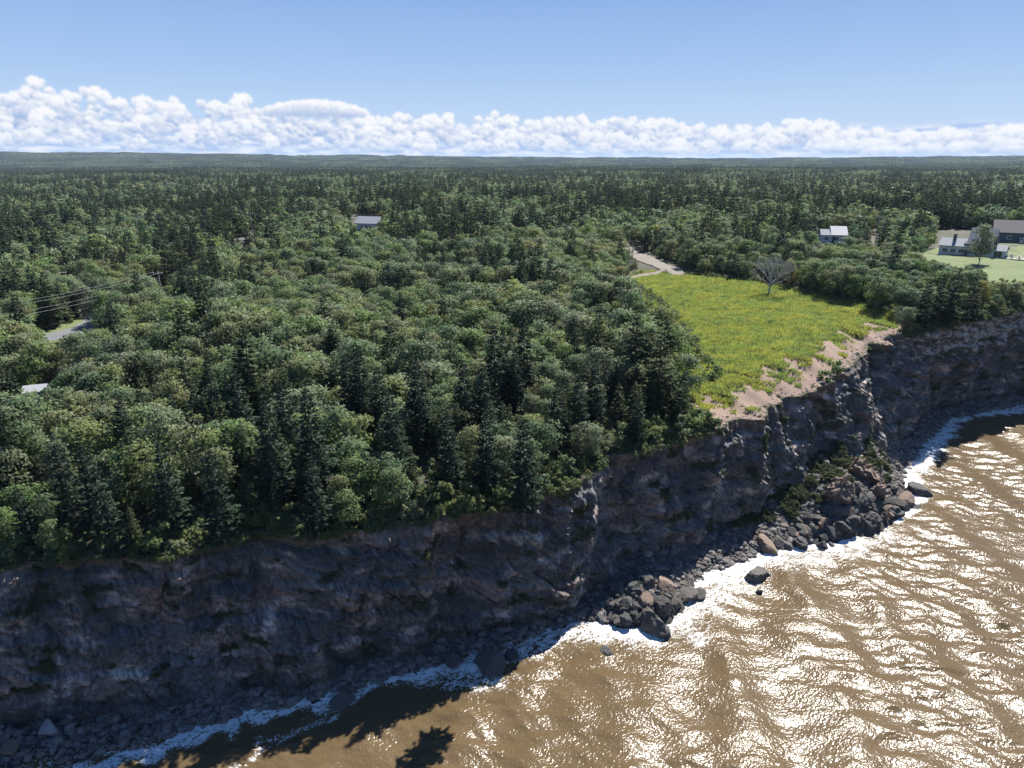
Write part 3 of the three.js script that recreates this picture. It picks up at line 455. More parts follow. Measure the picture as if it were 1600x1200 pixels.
{
  const [g, L, A, B] = siteAt([1466, 394.5], [1547, 400.5], 'white_house', 'long white house with grey gabled roof and low wing on the lawn', 'house');
  const lw = L * 0.54; houseGroup = g;
  block(g, 0, lw, 7, 2.9, 4.6, whitePaint, paleShingle);
  block(g, lw - 0.02, L - lw, 9.5, 2.95, 7.6, whitePaint, paleShingle);
  block(g, L + 0.02, 3.2, 5.6, 2.3, 3.6, whitePaint, paleShingle, 0.25);
  mesh('chimney', box(0.8, 2.6, 0.7, lw * 0.45, 4.7, -2.6), brick, g);
  mesh('chimney', box(0.9, 6.6, 0.7, L + 0.5, 2.9, -1.1), brick, g);
  mesh('dormer', prism([[0, 0], [0, 0.5], [0.9, 1.0], [1.8, 0.5], [1.8, 0]], 1.6, lw * 0.86, 3.2, -0.4), brick, g);
  for (const f of [0.12, 0.28, 0.44]) windowOn(g, L * f, 1.6, 0.04, 1.3, 1.1);
  for (const f of [0.62, 0.92]) windowOn(g, L * f, 1.6, 0.04, 1.5, 1.2);
  windowOn(g, L * 0.70, 1.6, 0.04, 0.9, 1.2); doorOn(g, L * 0.53, 1.05, 0.05, darkTrim);
  windowOn(g, L + 0.05, 5.2, -4.75, 1.2, 1.2, Math.PI / 2); windowOn(g, L + 1.6, 1.4, 0.04, 2.0, 1.5);
  keepOut.push([(A[0] + B[0]) / 2, (A[2] + B[2]) / 2, L * 0.62], [B[0], B[2], 10]);
  // the deck beside it
  const d = thing('wooden_deck', 'grey wooden deck with railing at the gable end of the white house', 'deck'); d.position.copy(g.position); d.rotation.y = g.rotation.y;
  const dx = L + 3.6;
  for (let i = 0; i < 22; i++) mesh('board', box(0.24, 0.06, 6.2, dx + 0.14 + i * 0.26, 0.62, -1.6), deckWood, d);
  mesh('skirt', box(5.9, 0.55, 0.08, dx + 2.9, 0.3, 1.52), deckWood, d);
  for (let i = 0; i < 5; i++) mesh('post', box(0.1, 1.0, 0.1, dx + 0.1 + i * 1.42, 1.14, 1.42), deckWood, d);
  for (let i = 0; i < 4; i++) mesh('post', box(0.1, 1.0, 0.1, dx + 5.78, 1.14, 0.2 - i * 1.5), deckWood, d);
  mesh('rail', mergeGeometries([box(5.8, 0.07, 0.12, dx + 2.9, 1.66, 1.42), box(0.12, 0.07, 6, dx + 5.78, 1.665, -1.6), box(5.8, 0.05, 0.05, dx + 2.9, 1.2, 1.42)]), deckWood, d);
  const chair = (x, z, t, lb) => { const c = thing('deck_chair', lb, 'chair', 'chairs on the deck'); c.position.copy(d.localToWorld ? new THREE.Vector3(x, 0.65, z).applyEuler(d.rotation).add(d.position) : d.position); c.rotation.y = d.rotation.y + t; mesh('seat', box(0.6, 0.06, 0.6, 0, 0.4, 0), trimPaint, c); mesh('backrest', box(0.6, 0.65, 0.06, 0, 0.75, -0.3), trimPaint, c); for (const sx of [-1, 1]) for (const sz of [-1, 1]) mesh('leg', box(0.06, 0.4, 0.06, sx * 0.26, 0.2, sz * 0.26), trimPaint, c); };
  chair(dx + 1.2, 0.2, 0.4, 'white chair on the deck next to the house wall'); chair(dx + 4.6, -0.4, -0.7, 'white chair at the outer corner of the deck');
  const tb = thing('deck_table', 'round white table in the middle of the deck', 'table'); tb.position.copy(new THREE.Vector3(dx + 2.9, 0.65, -0.6).applyEuler(d.rotation).add(d.position)); mesh('tabletop', new THREE.CylinderGeometry(0.65, 0.65, 0.05, 20).translate(0, 0.74, 0), trimPaint, tb); mesh('leg', new THREE.CylinderGeometry(0.06, 0.2, 0.72, 10).translate(0, 0.36, 0), trimPaint, tb);
}
{
  const [g, L, A, B] = siteAt([1551, 377], [1640, 381], 'dark_outbuilding', 'dark blue outbuilding with long brown-grey roof behind the white house', 'building');
  block(g, 0, L, 9, 3.6, 6.9, slateWall, brownShingle, 0.4); doorOn(g, L * 0.51, 1.05, 0.06, trimPaint); windowOn(g, L * 0.28, 1.9, 0.04, 1.2, 1.0); windowOn(g, L * 0.75, 1.9, 0.04, 1.2, 1.0);
  keepOut.push([A[0], A[2], 9], [(A[0] + B[0]) / 2, (A[2] + B[2]) / 2, 13], [B[0], B[2], 9]);
}
{
  const [g, L, A, B] = siteAt([1283, 377], [1322, 378], 'small_white_house', 'small white house with pale roof half hidden among the trees', 'house');
  block(g, 0, L * 0.42, 6, 2.6, 4.0, whitePaint, paleShingle); block(g, L * 0.42 - 0.02, L * 0.58, 7.5, 2.7, 5.0, whitePaint, metalRoof);
  windowOn(g, L * 0.2, 1.5, 0.04, 1.2, 1.0); windowOn(g, L * 0.6, 1.5, 0.04, 1.2, 1.0); windowOn(g, L * 0.85, 1.5, 0.04, 1.0, 1.0); doorOn(g, L * 0.48, 1.05, 0.05, darkTrim);
  keepOut.push([(A[0] + B[0]) / 2, (A[2] + B[2]) / 2, 8]);
}
{
  const [g, L, A, B] = siteAt([555, 357], [590, 357], 'woodland_house', 'grey roofed house alone deep in the wood', 'house');
  block(g, 0, L, 8, 3, 5.4, whitePaint, paleShingle); windowOn(g, L * 0.3, 1.6, 0.04, 1.2, 1); windowOn(g, L * 0.7, 1.6, 0.04, 1.2, 1); doorOn(g, L * 0.5, 1.05, 0.05, darkTrim);
  keepOut.push([(A[0] + B[0]) / 2, (A[2] + B[2]) / 2, 8]);
}
{
  const [g, L, A, B] = siteAt([40, 634], [74, 630], 'small_shed', 'small shed with pale metal roof glimpsed among trees near the road', 'shed');
  block(g, 0, L, 2.4, 1.7, 2.3, deckWood, metalRoof, 0.15); doorOn(g, L * 0.5, 0.8, 0.05, trimPaint);
  keepOut.push([(A[0] + B[0]) / 2, (A[2] + B[2]) / 2, 4]);
}
const lawnMat = std({ color: rgb(0.105, 0.140, 0.045), roughness: 0.95, map: soilTone, bumpMap: grainBump, bumpScale: 0.06 });
{
  const P = [[1425, 396], [1455, 388], [1500, 380], [1560, 372], [1680, 372], [1720, 440], [1545, 446], [1525, 424], [1480, 414], [1430, 405]].map(([a, b]) => { const p = onPlateau(a, b); return [p[0], p[2]]; });
  const xs = P.map((p) => p[0]), zs = P.map((p) => p[1]), x0 = Math.min(...xs), x1 = Math.max(...xs), z0 = Math.min(...zs), z1 = Math.max(...zs), pos = [], uv = [], idx = [], map = new Map(), st = 1.0;
  const v = (i, j) => { const k = i + ',' + j; if (!map.has(k)) { const x = x0 + i * st, z = z0 + j * st; map.set(k, pos.length / 3); pos.push(x, groundY(x, z) + 0.12, z); uv.push(x / 7, z / 7); } return map.get(k); };
  for (let i = 0; i < (x1 - x0) / st; i++) for (let j = 0; j < (z1 - z0) / st; j++) if (inPoly(P, x0 + (i + 0.5) * st, z0 + (j + 0.5) * st)) { const a = v(i, j), b = v(i + 1, j), c = v(i, j + 1), d = v(i + 1, j + 1); idx.push(a, c, b, b, c, d); }
  const g = new THREE.BufferGeometry(); g.setAttribute('position', new THREE.Float32BufferAttribute(pos, 3)); g.setAttribute('uv', new THREE.Float32BufferAttribute(uv, 2)); g.setIndex(idx); g.computeVertexNormals();
  struct(mesh('lawn', g, lawnMat), 'structure', 'mown green lawn around the white house');
}
// power poles and their wires
const poleMat = std({ color: rgb(0.25, 0.23, 0.20), roughness: 0.95 }), wireMat = std({ color: rgb(0.26, 0.26, 0.27), roughness: 0.6, metalness: 0 });
function pole(px, py, h, label) {
  const p = onPlateau(px, py), g = thing('utility_pole', label, 'utility pole', 'wooden utility poles along the road'); g.position.set(p[0], groundY(p[0], p[2]), p[2]);
  mesh('shaft', new THREE.CylinderGeometry(0.11, 0.17, h + 0.6, 10).translate(0, h / 2 - 0.3, 0), poleMat, g); mesh('crossarm', box(2.2, 0.12, 0.1, 0, h - 0.5, 0.14), poleMat, g);
  for (const x of [-0.95, 0, 0.95]) mesh('insulator', new THREE.CylinderGeometry(0.05, 0.06, 0.2, 8).translate(x, h - 0.34, 0.14), trimPaint, g);
  keepOut.push([p[0], p[2], 1.4]); return { p: g.position, h };
}
function wire(a, b, dx, dy, sag, label) {
  const A = new THREE.Vector3(a.p.x + dx, a.p.y + a.h + dy, a.p.z), B = new THREE.Vector3(b.p.x + dx, b.p.y + b.h + dy, b.p.z), pts = []; for (let i = 0; i <= 14; i++) { const t = i / 14, q = A.clone().lerp(B, t); q.y -= sag * 4 * t * (1 - t); pts.push(q); }
  const m = mesh('power_wire', new THREE.TubeGeometry(new THREE.CatmullRomCurve3(pts), 28, 0.02, 4), wireMat); m.userData = { label, category: 'wire', group: 'wires strung along the road' };
}
{
  const p0 = pole(-60, 566, 8, 'wooden utility pole beyond the dark spruce beside the road'), p1 = pole(257, 488, 8.3, 'wooden utility pole standing in the open verge of the road'), p2 = pole(219, 382, 9.5, 'wooden utility pole before the dark conifers up the road'), p3 = pole(395.5, 369, 10, 'tall wooden utility pole beside the bend of the road');
  pole(1366.5, 386, 10, 'thin utility pole between the small house and the white house');
  [[-0.95, -0.22, 'top wire'], [0.95, -0.22, 'second wire'], [0.1, -1.4, 'third wire'], [0.1, -1.9, 'lowest wire']].forEach(([dx, dy, n], i) => wire(p0, p1, dx, dy, 0.7 + 0.2 * i, `${n} over the road verge, sagging between two poles`));
  [[-0.95, -0.22, 'upper'], [0.1, -1.7, 'lower']].forEach(([dx, dy, n], i) => wire(p2, p3, dx, dy, 0.5 + 0.2 * i, `${n} of two thin wires before the dark conifers up the road`));
}

// ---------------------------------------------------------------- the wood: where each tree stands
for (const [x, y, h, f] of [[820, 492, 12.5, 0.85], [773, 506, 12, 0.95], [786, 512, 10, 0.8], [805, 545, 9], [756, 566, 9.5], [725, 560, 10], [600, 425, 9], [626, 455, 9, 0.8], [590, 432, 8, 0.8], [285, 408, 13, 1.1], [300, 425, 12], [335, 388, 13, 1.05], [318, 398, 12], [170, 470, 10], [22, 458, 11, 1.1], [480, 604, 12], [415, 622, 11], [368, 575, 11], [440, 590, 11], [130, 692, 9.5], [560, 540, 11], [540, 552, 10], [590, 570, 10], [652, 560, 11], [932, 562, 8.5], [905, 585, 8], [872, 592, 8.5], [820, 652, 10], [1225, 345, 12], [925, 380, 9], [970, 372, 9], [680, 372, 10], [708, 360, 11], [25, 757, 6.2], [166, 768, 6.5], [487, 716, 7.5], [330, 700, 9], [250, 690, 9], [90, 690, 9], [1475, 428, 9], [1502, 418, 9.5], [1530, 425, 9], [1455, 432, 9], [1490, 436, 8], [1405, 366, 11], [1232, 372, 9], [985, 470, 7], [700, 640, 9], [760, 640, 9], [610, 610, 10]]) heroTop(x, y, h, 's', f ?? 1);
{ const p = onPlateau(1530, 409.5); trees.push({ kind: 'b', x: p[0], z: p[2], h: 10.5, fat: 0.85, hero: 'lawn' }); }
{
  const R = rng(4242);
  const scatter = (r0, r1, step, half) => {
    for (let gz = -r1; gz <= 0; gz += step) for (let gx = -r1; gx <= r1; gx += step) {
      const x = gx + (R() - 0.5) * step * 0.95, z = gz + (R() - 0.5) * step * 0.95, r = Math.hypot(x, z), q1 = R(), q2 = R(), q3 = R(), q4 = R();
      if (r < r0 || r >= r1 || Math.abs(Math.atan2(x, -z)) > half) continue;
      const t = inland(x, z); if (t < 0.9) continue;
      const mix = 0.75 * n2(x / (55 + r * 0.06) + 3, z / (55 + r * 0.06)) + 0.5 * n2(x / 17, z / 17 + 8), bandA = 0.14 * Math.exp(-(((r - 430) / 190) ** 2)) + 0.28 * smooth(13, 3, t) * smooth(120, 80, r) + (r < 75 ? 0.16 : 0) + 0.06 * smooth(700, 1500, r) - 0.26 * Math.exp(-(((r - 175) / 75) ** 2));
      const kind = q1 < clamp(0.25 + bandA + 0.75 * mix, 0.04, 0.95) ? 's' : 'b';
      let h = kind === 's' ? 6.5 + 6.5 * q2 ** 0.8 : 5.6 + 3.6 * q2;
      h *= 0.92 + 0.22 * n2(x / 40, z / 40 + 5); if (t < 5) h *= 0.55 + 0.09 * t; const [px0] = project(x, 0, z); if (r < 260 && px0 > 1050) h *= 0.82;
      trees.push({ kind, x, z, h, fat: 0.8 + 0.5 * q3, q: q4, r });
    }
  };
  scatter(40, 190, 2.85, 1.1); scatter(190, 460, 3.5, 0.98); scatter(460, 1500, 5.4, 0.86);
}
const seen = [];
{
  const heroes = trees.filter((t) => t.hero), cell = new Map();
  for (const h of heroes) cell.set(`${Math.round(h.x / 4)},${Math.round(h.z / 4)}`, h);
  for (const t of trees) {
    t.r ??= Math.hypot(t.x, t.z); t.q ??= (t.x * 7.13 + t.z * 3.7) % 1 < 0 ? 0.3 : Math.abs((t.x * 7.13 + t.z * 3.7) % 1);
    if (!t.hero) {
      if (heroes.some((h) => Math.abs(h.x - t.x) < 1.9 && Math.abs(h.z - t.z) < 1.9)) continue;
      if (t.r < 330) for (const h of heroes) { const d = Math.hypot(h.x - t.x, h.z - t.z); if (d < 8 && h.kind === 's') t.h = Math.min(t.h, h.h * (0.5 + 0.035 * d)); }
      if (t.r < 420 && !allowed(t.x, t.z, t.h, (t.kind === 's' ? 0.14 : 0.27) * t.h * t.fat)) continue;
      if (inPoly(FIELD, t.x, t.z)) continue;
    }
    t.y = groundY(t.x, t.z) - 0.12; seen.push(t);
  }
}
// the 300 nearest in the picture of each kind are trees of their own
const inFrame = (t) => { const a = project(t.x, t.y + t.h * 0.8, t.z); return a[0] > -15 && a[0] < 1615 && a[1] < 1150; };
const single = { s: [], b: [] }, rest = [];
seen.sort((a, b) => (b.hero ? 1e3 / b.r : 1 / b.r) - (a.hero ? 1e3 / a.r : 1 / a.r));
for (const t of seen) if (single[t.kind].length < 300 && inFrame(t)) single[t.kind].push(t); else rest.push(t);
const ordinal = (n) => n + (n % 10 === 1 && n % 100 !== 11 ? 'st' : n % 10 === 2 && n % 100 !== 12 ? 'nd' : n % 10 === 3 && n % 100 !== 13 ? 'rd' : 'th');
function place(g, t, turn) { g.position.set(t.x, t.y, t.z); g.rotation.y = turn; }
for (const kind of ['s', 'b']) {
  const conif = kind === 's', protos = conif ? spruceHi : broadHi, mats = conif ? conifMats : broadMats, base = conif ? 10 : 8, word = conif ? 'spruce' : 'broadleaf tree';
  const rows = { edge: [], second: [] };
  for (const t of single[kind]) { t.inl = inland(t.x, t.z); t.px = project(t.x, t.y, t.z)[0]; if (t.r < 150 && t.inl < 4.5) rows.edge.push(t); else if (t.r < 150 && t.inl < 9) rows.second.push(t); }
  rows.edge.sort((a, b) => a.px - b.px); rows.second.sort((a, b) => a.px - b.px);
  rows.edge.forEach((t, i) => { t.label = `${t.h < 6 ? 'young ' : ''}${word} right on the cliff edge, ${ordinal(i + 1)} ${conif ? 'spruce' : 'leafy tree'} from the left`; });
  rows.second.forEach((t, i) => { t.label = `${t.h > 8.5 ? 'tall ' : ''}${word} just behind the cliff edge trees, ${ordinal(i + 1)} of its row from the left`; });
  single[kind].forEach((t, i) => {
    const v = Math.floor(t.q * 997) % protos.length, mv = t.hero && conif ? 2 : Math.floor(t.q * 7919 + 3 * n2(t.x / 25, t.z / 25)) % mats.length, g = new THREE.Group(); g.name = numbered(conif ? 'spruce_tree' : 'broadleaf_tree'); scene.add(g);
    place(g, t, t.q * 40); const s = t.h / base; g.scale.set(s * t.fat, s, s * t.fat);
    mesh('trunk', protos[v].trunk, conif ? barkSpruce : barkBroad, g); mesh('crown', protos[v].crown, mats[Math.abs(mv)], g);
    if (!t.label) {
      const size = t.h > (conif ? 9 : 7.8) ? 'tall' : t.h < (conif ? 7 : 6.6) ? 'short' : 'middle-sized', slim = t.fat > 1.1 ? 'broad' : t.fat < 0.95 ? 'slim' : 'even';
      const tint = conif ? ['dull green', 'fresh green', 'blue-green', 'olive', 'deep green'][Math.abs(mv)] : ['mid green', 'yellowish', 'blue-green', 'grey-green', 'bright green', 'olive', 'deep green'][Math.abs(mv)];
      const part = t.px < 200 ? 'at the left border of the picture' : t.px < 400 ? 'in the left wood above the cliff' : t.px < 600 ? 'left of centre above the cliff' : t.px < 800 ? 'near the picture centre above the cliff' : t.px < 950 ? 'right of centre above the cliff' : t.px < 1110 ? 'beside the yellow meadow' : 'in the thicket right of the meadow', depth = t.inl < 16 ? 'front' : t.inl < 28 ? 'middle' : 'rear';
      t.label = t.hero === 'lawn' ? 'lone leafy tree on the lawn before the white house' : `${size} ${slim} ${tint} ${conif ? 'spruce' : 'leafy tree'}, ${depth} rows, ${part}`;
    }
    g.userData = { label: t.label, category: 'tree', group: conif ? 'spruce trees of the coastal wood' : 'broadleaf trees of the coastal wood' };
  });
}
// all the others: the wood as a mass, drawn with copies
const M4 = new THREE.Matrix4(), Q4 = new THREE.Quaternion(), S4 = new THREE.Vector3(), P4 = new THREE.Vector3(), C4 = new THREE.Color(), UPV = new THREE.Vector3(0, 1, 0);
function copies(parent, name, geo, mat, list, base, tone) {
  if (!list.length) return; const im = new THREE.InstancedMesh(geo, mat, list.length); im.name = name; im.castShadow = im.receiveShadow = true;
  list.forEach((t, i) => { const s = t.h / base; im.setMatrixAt(i, M4.compose(P4.set(t.x, t.y, t.z), Q4.setFromAxisAngle(UPV, t.q * 97), S4.set(s * t.fat, s, s * t.fat))); if (tone) im.setColorAt(i, tone(t)); });
  im.userData.kind = 'stuff'; parent.add(im);
}
const toneOf = (t) => {
  const set = t.kind === 's' ? CONIF : BROAD, c = set[Math.floor(t.q * 7919) % set.length], k = 0.86 + 0.28 * ((t.q * 331) % 1), yel = 0.10 * n2(t.x / 60, t.z / 60) + (((t.q * 557) % 1) > 0.965 && t.kind === 'b' ? 0.35 : 0);
  return C4.setRGB(c[0] * k * (1 + yel), c[1] * k * (1 + yel * 0.3), c[2] * k * (1 - yel * 0.5));
};
const forest = new THREE.Group(); forest.name = 'forest'; forest.userData = { kind: 'stuff', label: 'dense mixed forest of spruce and broadleaf trees stretching back to the horizon', category: 'forest' }; scene.add(forest);
{
  const bins = new Map();
  for (const t of rest) { const lod = t.r < 210 ? 'near' : t.r < 460 ? 'middle' : 'far', pr = t.kind === 's' ? { near: spruceHi, middle: spruceMid, far: spruceFar }[lod] : { near: broadHi, middle: broadMid, far: broadFar }[lod], v = Math.floor(t.q * 997) % pr.length, key = `${t.kind}${lod}${v}`; if (!bins.has(key)) bins.set(key, { pr: pr[v], kind: t.kind, lod, list: [] }); bins.get(key).list.push(t); }
  for (const { pr, kind, lod, list } of bins.values()) {
    copies(forest, kind === 's' ? 'spruce_crowns' : 'broadleaf_crowns', pr.crown, kind === 's' ? whiteNeedle : whiteLeaf, list, kind === 's' ? 10 : 8, toneOf);
    if (pr.trunk) copies(forest, kind === 's' ? 'spruce_trunks' : 'broadleaf_trunks', pr.trunk, kind === 's' ? barkSpruce : barkBroad, list, kind === 's' ? 10 : 8);
  }
  // beyond a kilometre and a half: stands of trees
  const R = rng(5151), stand = (seed, share) => {
    const Q = rng(seed), L = new Leaves();
    for (let i = 0; i < 60; i++) {
      const a = Q() * 6.28, d = 26 * Math.sqrt(Q()), x = Math.cos(a) * d, z = Math.sin(a) * d, con = Q() < share, h = con ? 7 + 5 * Q() : 6 + 3 * Q(), c = (con ? CONIF : BROAD)[Math.floor(Q() * 5)].map((v) => v * (0.85 + 0.3 * Q())), rr = con ? 0.16 * h : 0.28 * h, m = 9;
      for (let k = 0; k < m; k++) { const f = (k + 0.5) / m, rad = con ? rr * (1.05 - f) : rr * Math.sin(Math.PI * (0.15 + 0.7 * f)), az = Q() * 6.28; vb.set(x + Math.cos(az) * rad * 0.3, f * h - 0.3, z + Math.sin(az) * rad * 0.3); rndDir(Q, va); va.y = Math.abs(va.y) * (con ? 1.2 : 0.4); va.normalize(); rndDir(Q, vd); vc.crossVectors(va, vd).normalize(); L.kite(vb, va, vc, con ? h * 0.28 : h * 0.42, con ? h * 0.09 : h * 0.19, c); }
    }
    return L.geometry();
  };
  const stands = [0.25, 0.5, 0.75, 0.9, 0.4].map((s, i) => stand(800 + i, s)), lists = stands.map(() => []);
  for (let r = 1480; r < 9000;) {
    const step = r < 3200 ? 34 : r < 5800 ? 42 : 60;
    for (let a = -0.84; a < 0.84; a += step / r) {
      const rr = r + (R() - 0.5) * step, aa = a + (R() - 0.5) * step / r, x = Math.sin(aa) * rr, z = -Math.cos(aa) * rr, q = R(), k = clamp(0.5 + 0.9 * n2(x / 260, z / 420) + 0.4 * n2(x / 90, z / 90) - 0.04, 0, 0.999);
      if (inland(x, z) < 20 || n2(x / 400 + 77, z / 160 + 5) > 0.86) continue;
      lists[[0, 4, 1, 2, 3][Math.floor(k * 5)]].push({ x, z, y: groundY(x, z) - 0.3, h: 0.85 + 0.4 * q, fat: 1 / (0.85 + 0.4 * q), q });
    }
    r += step * 0.9;
  }
  stands.forEach((g, i) => copies(forest, 'distant_stands', g, whiteLeaf, lists[i], 1, (t) => { const k = 0.85 + 0.3 * ((t.q * 71) % 1); return C4.setRGB(k, k, k); }));
  console.log('trees', single.s.length, single.b.length, rest.length, lists.map((l) => l.length).join());
}

// ---------------------------------------------------------------- meadow, shrubs, dead trees
const fieldPlan = [[930, 446], [985, 430], [1000, 424], [1064, 422], [1115, 430], [1195, 438], [1265, 455], [1345, 475], [1420, 500], [1400, 560], [1300, 680], [1150, 680], [1080, 640], [1040, 580], [1010, 530], [980, 490], [950, 465]].map(([a, b]) => { const p = onPlateau(a, b); return [p[0], p[2]]; });
const soilAt = (x, z) => { const t = inland(x, z); return smooth(0.15, -0.1, (t - 6.2) / 7 + 0.55 * n2(x / 4.5, z / 4.5) + 0.35 * n2(x / 1.6, z / 1.6) + 0.1) ; };
const wornAt = (x, z) => smooth(0.62, 0.8, fbm(x / 5 + 20, z / 9, 4) + 0.42 * Math.exp(-((distTo(rut, x, z) / 1.1) ** 2)) + 0.12);
const rut = [[1060, 478], [1110, 488], [1150, 505], [1190, 520], [1230, 535]].map(([a, b]) => { const p = onPlateau(a, b); return [p[0], p[2]]; });
{
  const xs = fieldPlan.map((p) => p[0]), zs = fieldPlan.map((p) => p[1]), x0 = Math.min(...xs), x1 = Math.max(...xs), z0 = Math.min(...zs), z1 = Math.max(...zs), pos = [], uv = [], col = [], idx = [], map = new Map(), st = 0.6;
  const v = (i, j) => { const k = i * 4096 + j; if (!map.has(k)) { const x = x0 + i * st, z = z0 + j * st, s = Math.max(soilAt(x, z), 0.7 * wornAt(x, z)), e = [0.235, 0.165, 0.125], gr = [0.15, 0.16, 0.04]; map.set(k, pos.length / 3); const up = smooth(0.4, 2.5, inland(x, z)); pos.push(x, groundY(x, z) + 0.035 + up * (0.085 + 0.12 * Math.abs(n2(x / 0.9, z / 0.9)) * s), z); uv.push(x / 5, z / 5); for (let q = 0; q < 3; q++) col.push(lerp(gr[q], e[q], s)); } return map.get(k); };
  for (let i = 0; i < (x1 - x0) / st; i++) for (let j = 0; j < (z1 - z0) / st; j++) { const x = x0 + (i + 0.5) * st, z = z0 + (j + 0.5) * st; if (inPoly(fieldPlan, x, z) && inland(x, z) > 0.35) { const a = v(i, j), b = v(i + 1, j), c = v(i, j + 1), d = v(i + 1, j + 1); idx.push(a, c, b, b, c, d); } }
  const g = new THREE.BufferGeometry(); g.setAttribute('position', new THREE.Float32BufferAttribute(pos, 3)); g.setAttribute('uv', new THREE.Float32BufferAttribute(uv, 2)); g.setAttribute('color', new THREE.Float32BufferAttribute(col, 3)); g.setIndex(idx); g.computeVertexNormals();
  struct(mesh('meadow', g, std({ vertexColors: true, roughness: 0.95, map: soilTone, bumpMap: grainBump, bumpScale: 0.10 })), 'structure', 'yellow-green meadow ending in bare soil at the cliff');
}
{
  const tuft = (seed, n, hgt, spread) => { const R = rng(seed), L = new Leaves(); for (let i = 0; i < n; i++) { vb.set((R() - 0.5) * spread, -0.05, (R() - 0.5) * spread); rndDir(R, va); va.y = 0.9 + R(); va.normalize(); rndDir(R, vd); vc.crossVectors(va, vd).normalize(); const t = 0.75 + 0.5 * R(); L.kite(vb, va, vc, hgt * (0.6 + 0.7 * R()), 0.035 + 0.05 * R(), [t * (0.95 + 0.2 * R()), t, t], UPV); } return L.geometry(); };
  const geos = [tuft(31, 14, 0.42, 0.5), tuft(32, 14, 0.34, 0.55), tuft(33, 18, 0.55, 0.6)], lists = [[], [], []], R = rng(99), meadow = new THREE.Group(); meadow.name = 'meadow_grass'; meadow.userData = { kind: 'stuff', label: 'tall yellow-green meadow grass and flowering weeds', category: 'grass' }; scene.add(meadow);
  const xs = fieldPlan.map((p) => p[0]), zs = fieldPlan.map((p) => p[1]), x0 = Math.min(...xs), x1 = Math.max(...xs), z0 = Math.min(...zs), z1 = Math.max(...zs);
  for (let i = 0; i < 95000; i++) {
    const x = lerp(x0, x1, R()), z = lerp(z0, z1, R()), q = R(), k = R(); if (!inPoly(fieldPlan, x, z) || inland(x, z) < 0.2 || distTo(track2, x, z) < 1.5 || distTo(trackLine, x, z) < 2.6) continue;
    if (soilAt(x, z) > 0.12 + 0.78 * k || wornAt(x, z) > 0.3 + 0.6 * k) continue;
    lists[Math.floor(q * 3)].push({ x, z, y: groundY(x, z) + 0.08, h: 0.7 + 0.6 * k, fat: 1.1, q });
  }
  const tone = (t) => { const a = fbm(t.x / 7, t.z / 7, 3), b = n2(t.x / 2.2 + 9, t.z / 2.2), y = smooth(-0.3, 0.4, a + 0.3 * b), d = smooth(0.25, 0.6, fbm(t.x / 4 + 44, t.z / 4, 3) + 0.2 * b); const c = [lerp(0.185, 0.262, y), lerp(0.25, 0.285, y), lerp(0.05, 0.047, y)]; const g = [0.10, 0.14, 0.042]; return C4.setRGB(...c.map((v, i) => lerp(v, g[i], d) * (0.85 + 0.3 * ((t.q * 37) % 1)))); };
  const gm = leafMat(1, 1, 1, 0.5, 0);
  geos.forEach((g, i) => copies(meadow, 'grass_tufts', g, gm, lists[i], 1, tone));
  // shrubs: the biggest along the rim each a thing, the undergrowth as a mass
  const under = [[], [], []], own = []; const R2 = rng(123);
  const field = (x, z) => inPoly(fieldPlan, x, z);
  for (let i = 0; i < 5200; i++) { const u = -45 + 215 * R2(), t = -0.35 + 5 * R2() ** 1.5, q = R2(), k = R2(), [x, z] = toXZ(u, rim(u) - t); if (field(x, z) && (k > 0.04 || t > 3)) continue; if (k > 0.75 + 0.5 * n2(u / 3.5, 6)) continue; under[Math.floor(q * 3)].push({ x, z, y: groundY(x, z) - (t < 0.3 ? 0.4 : 0.15), h: 0.5 + 1.1 * k * (t < 0.5 ? 0.6 : 1), fat: 1, q, kind: 'b' }); }
  for (let i = 0; i < 16000; i++) { const r = 45 + 165 * Math.sqrt(R2()), a = (R2() - 0.5) * 1.6, x = Math.sin(a) * r, z = -Math.cos(a) * r, t = inland(x, z), q = R2(), k = R2(); if (t < 0.5 || field(x, z) || distTo(roadLine, x, z) < 3.2 || distTo(trackLine, x, z) < 3 || distTo(track2, x, z) < 2) continue; if (keepOut.some(([kx, kz, rr]) => Math.hypot(x - kx, z - kz) < rr * 0.8) || openings.slice(1).some((p) => [0.2, 1.8].some((hh) => { const q = project(x, groundY(x, z) + hh, z); return inPoly(p, q[0], q[1]); }))) continue; under[Math.floor(q * 3)].push({ x, z, y: groundY(x, z) - 0.1, h: 0.8 + 1.5 * k, fat: 1, q, kind: 'b' }); }
  for (let i = 0; i < 900; i++) { const e = Math.floor(R2() * FIELD.length), a = FIELD[e], b = FIELD[(e + 1) % FIELD.length], f = R2(), x = lerp(a[0], b[0], f) + (R2() - 0.5) * 2.5, z = lerp(a[1], b[1], f) + (R2() - 0.5) * 2.5, k = R2(); if (inland(x, z) < 9 || distTo(trackLine, x, z) < 3.2 || distTo(track2, x, z) < 2) continue; under[i % 3].push({ x, z, y: groundY(x, z) - 0.1, h: 0.5 + 0.9 * k, fat: 1.1, q: k, kind: 'b' }); }
  const ug = new THREE.Group(); ug.name = 'undergrowth'; ug.userData = { kind: 'stuff', label: 'low leafy undergrowth beneath the trees and along the cliff rim', category: 'undergrowth' }; scene.add(ug);
  bush.forEach((b, i) => copies(ug, 'bushes', b.crown, whiteLeaf, under[i], 2, toneOf));
  for (let i = 0, u = -24; u < 150; i++) { u += 1.6 + 3.2 * R2(); const t = 0.4 + 1.6 * R2(), k = R2(), [x, z] = toXZ(u, rim(u) - t), inF = field(x, z); if (inF && !(u > 88 && u < 93)) continue; own.push({ x, z, y: groundY(x, z) - 0.2, h: 1.6 + 1.5 * k, q: R2() }); }
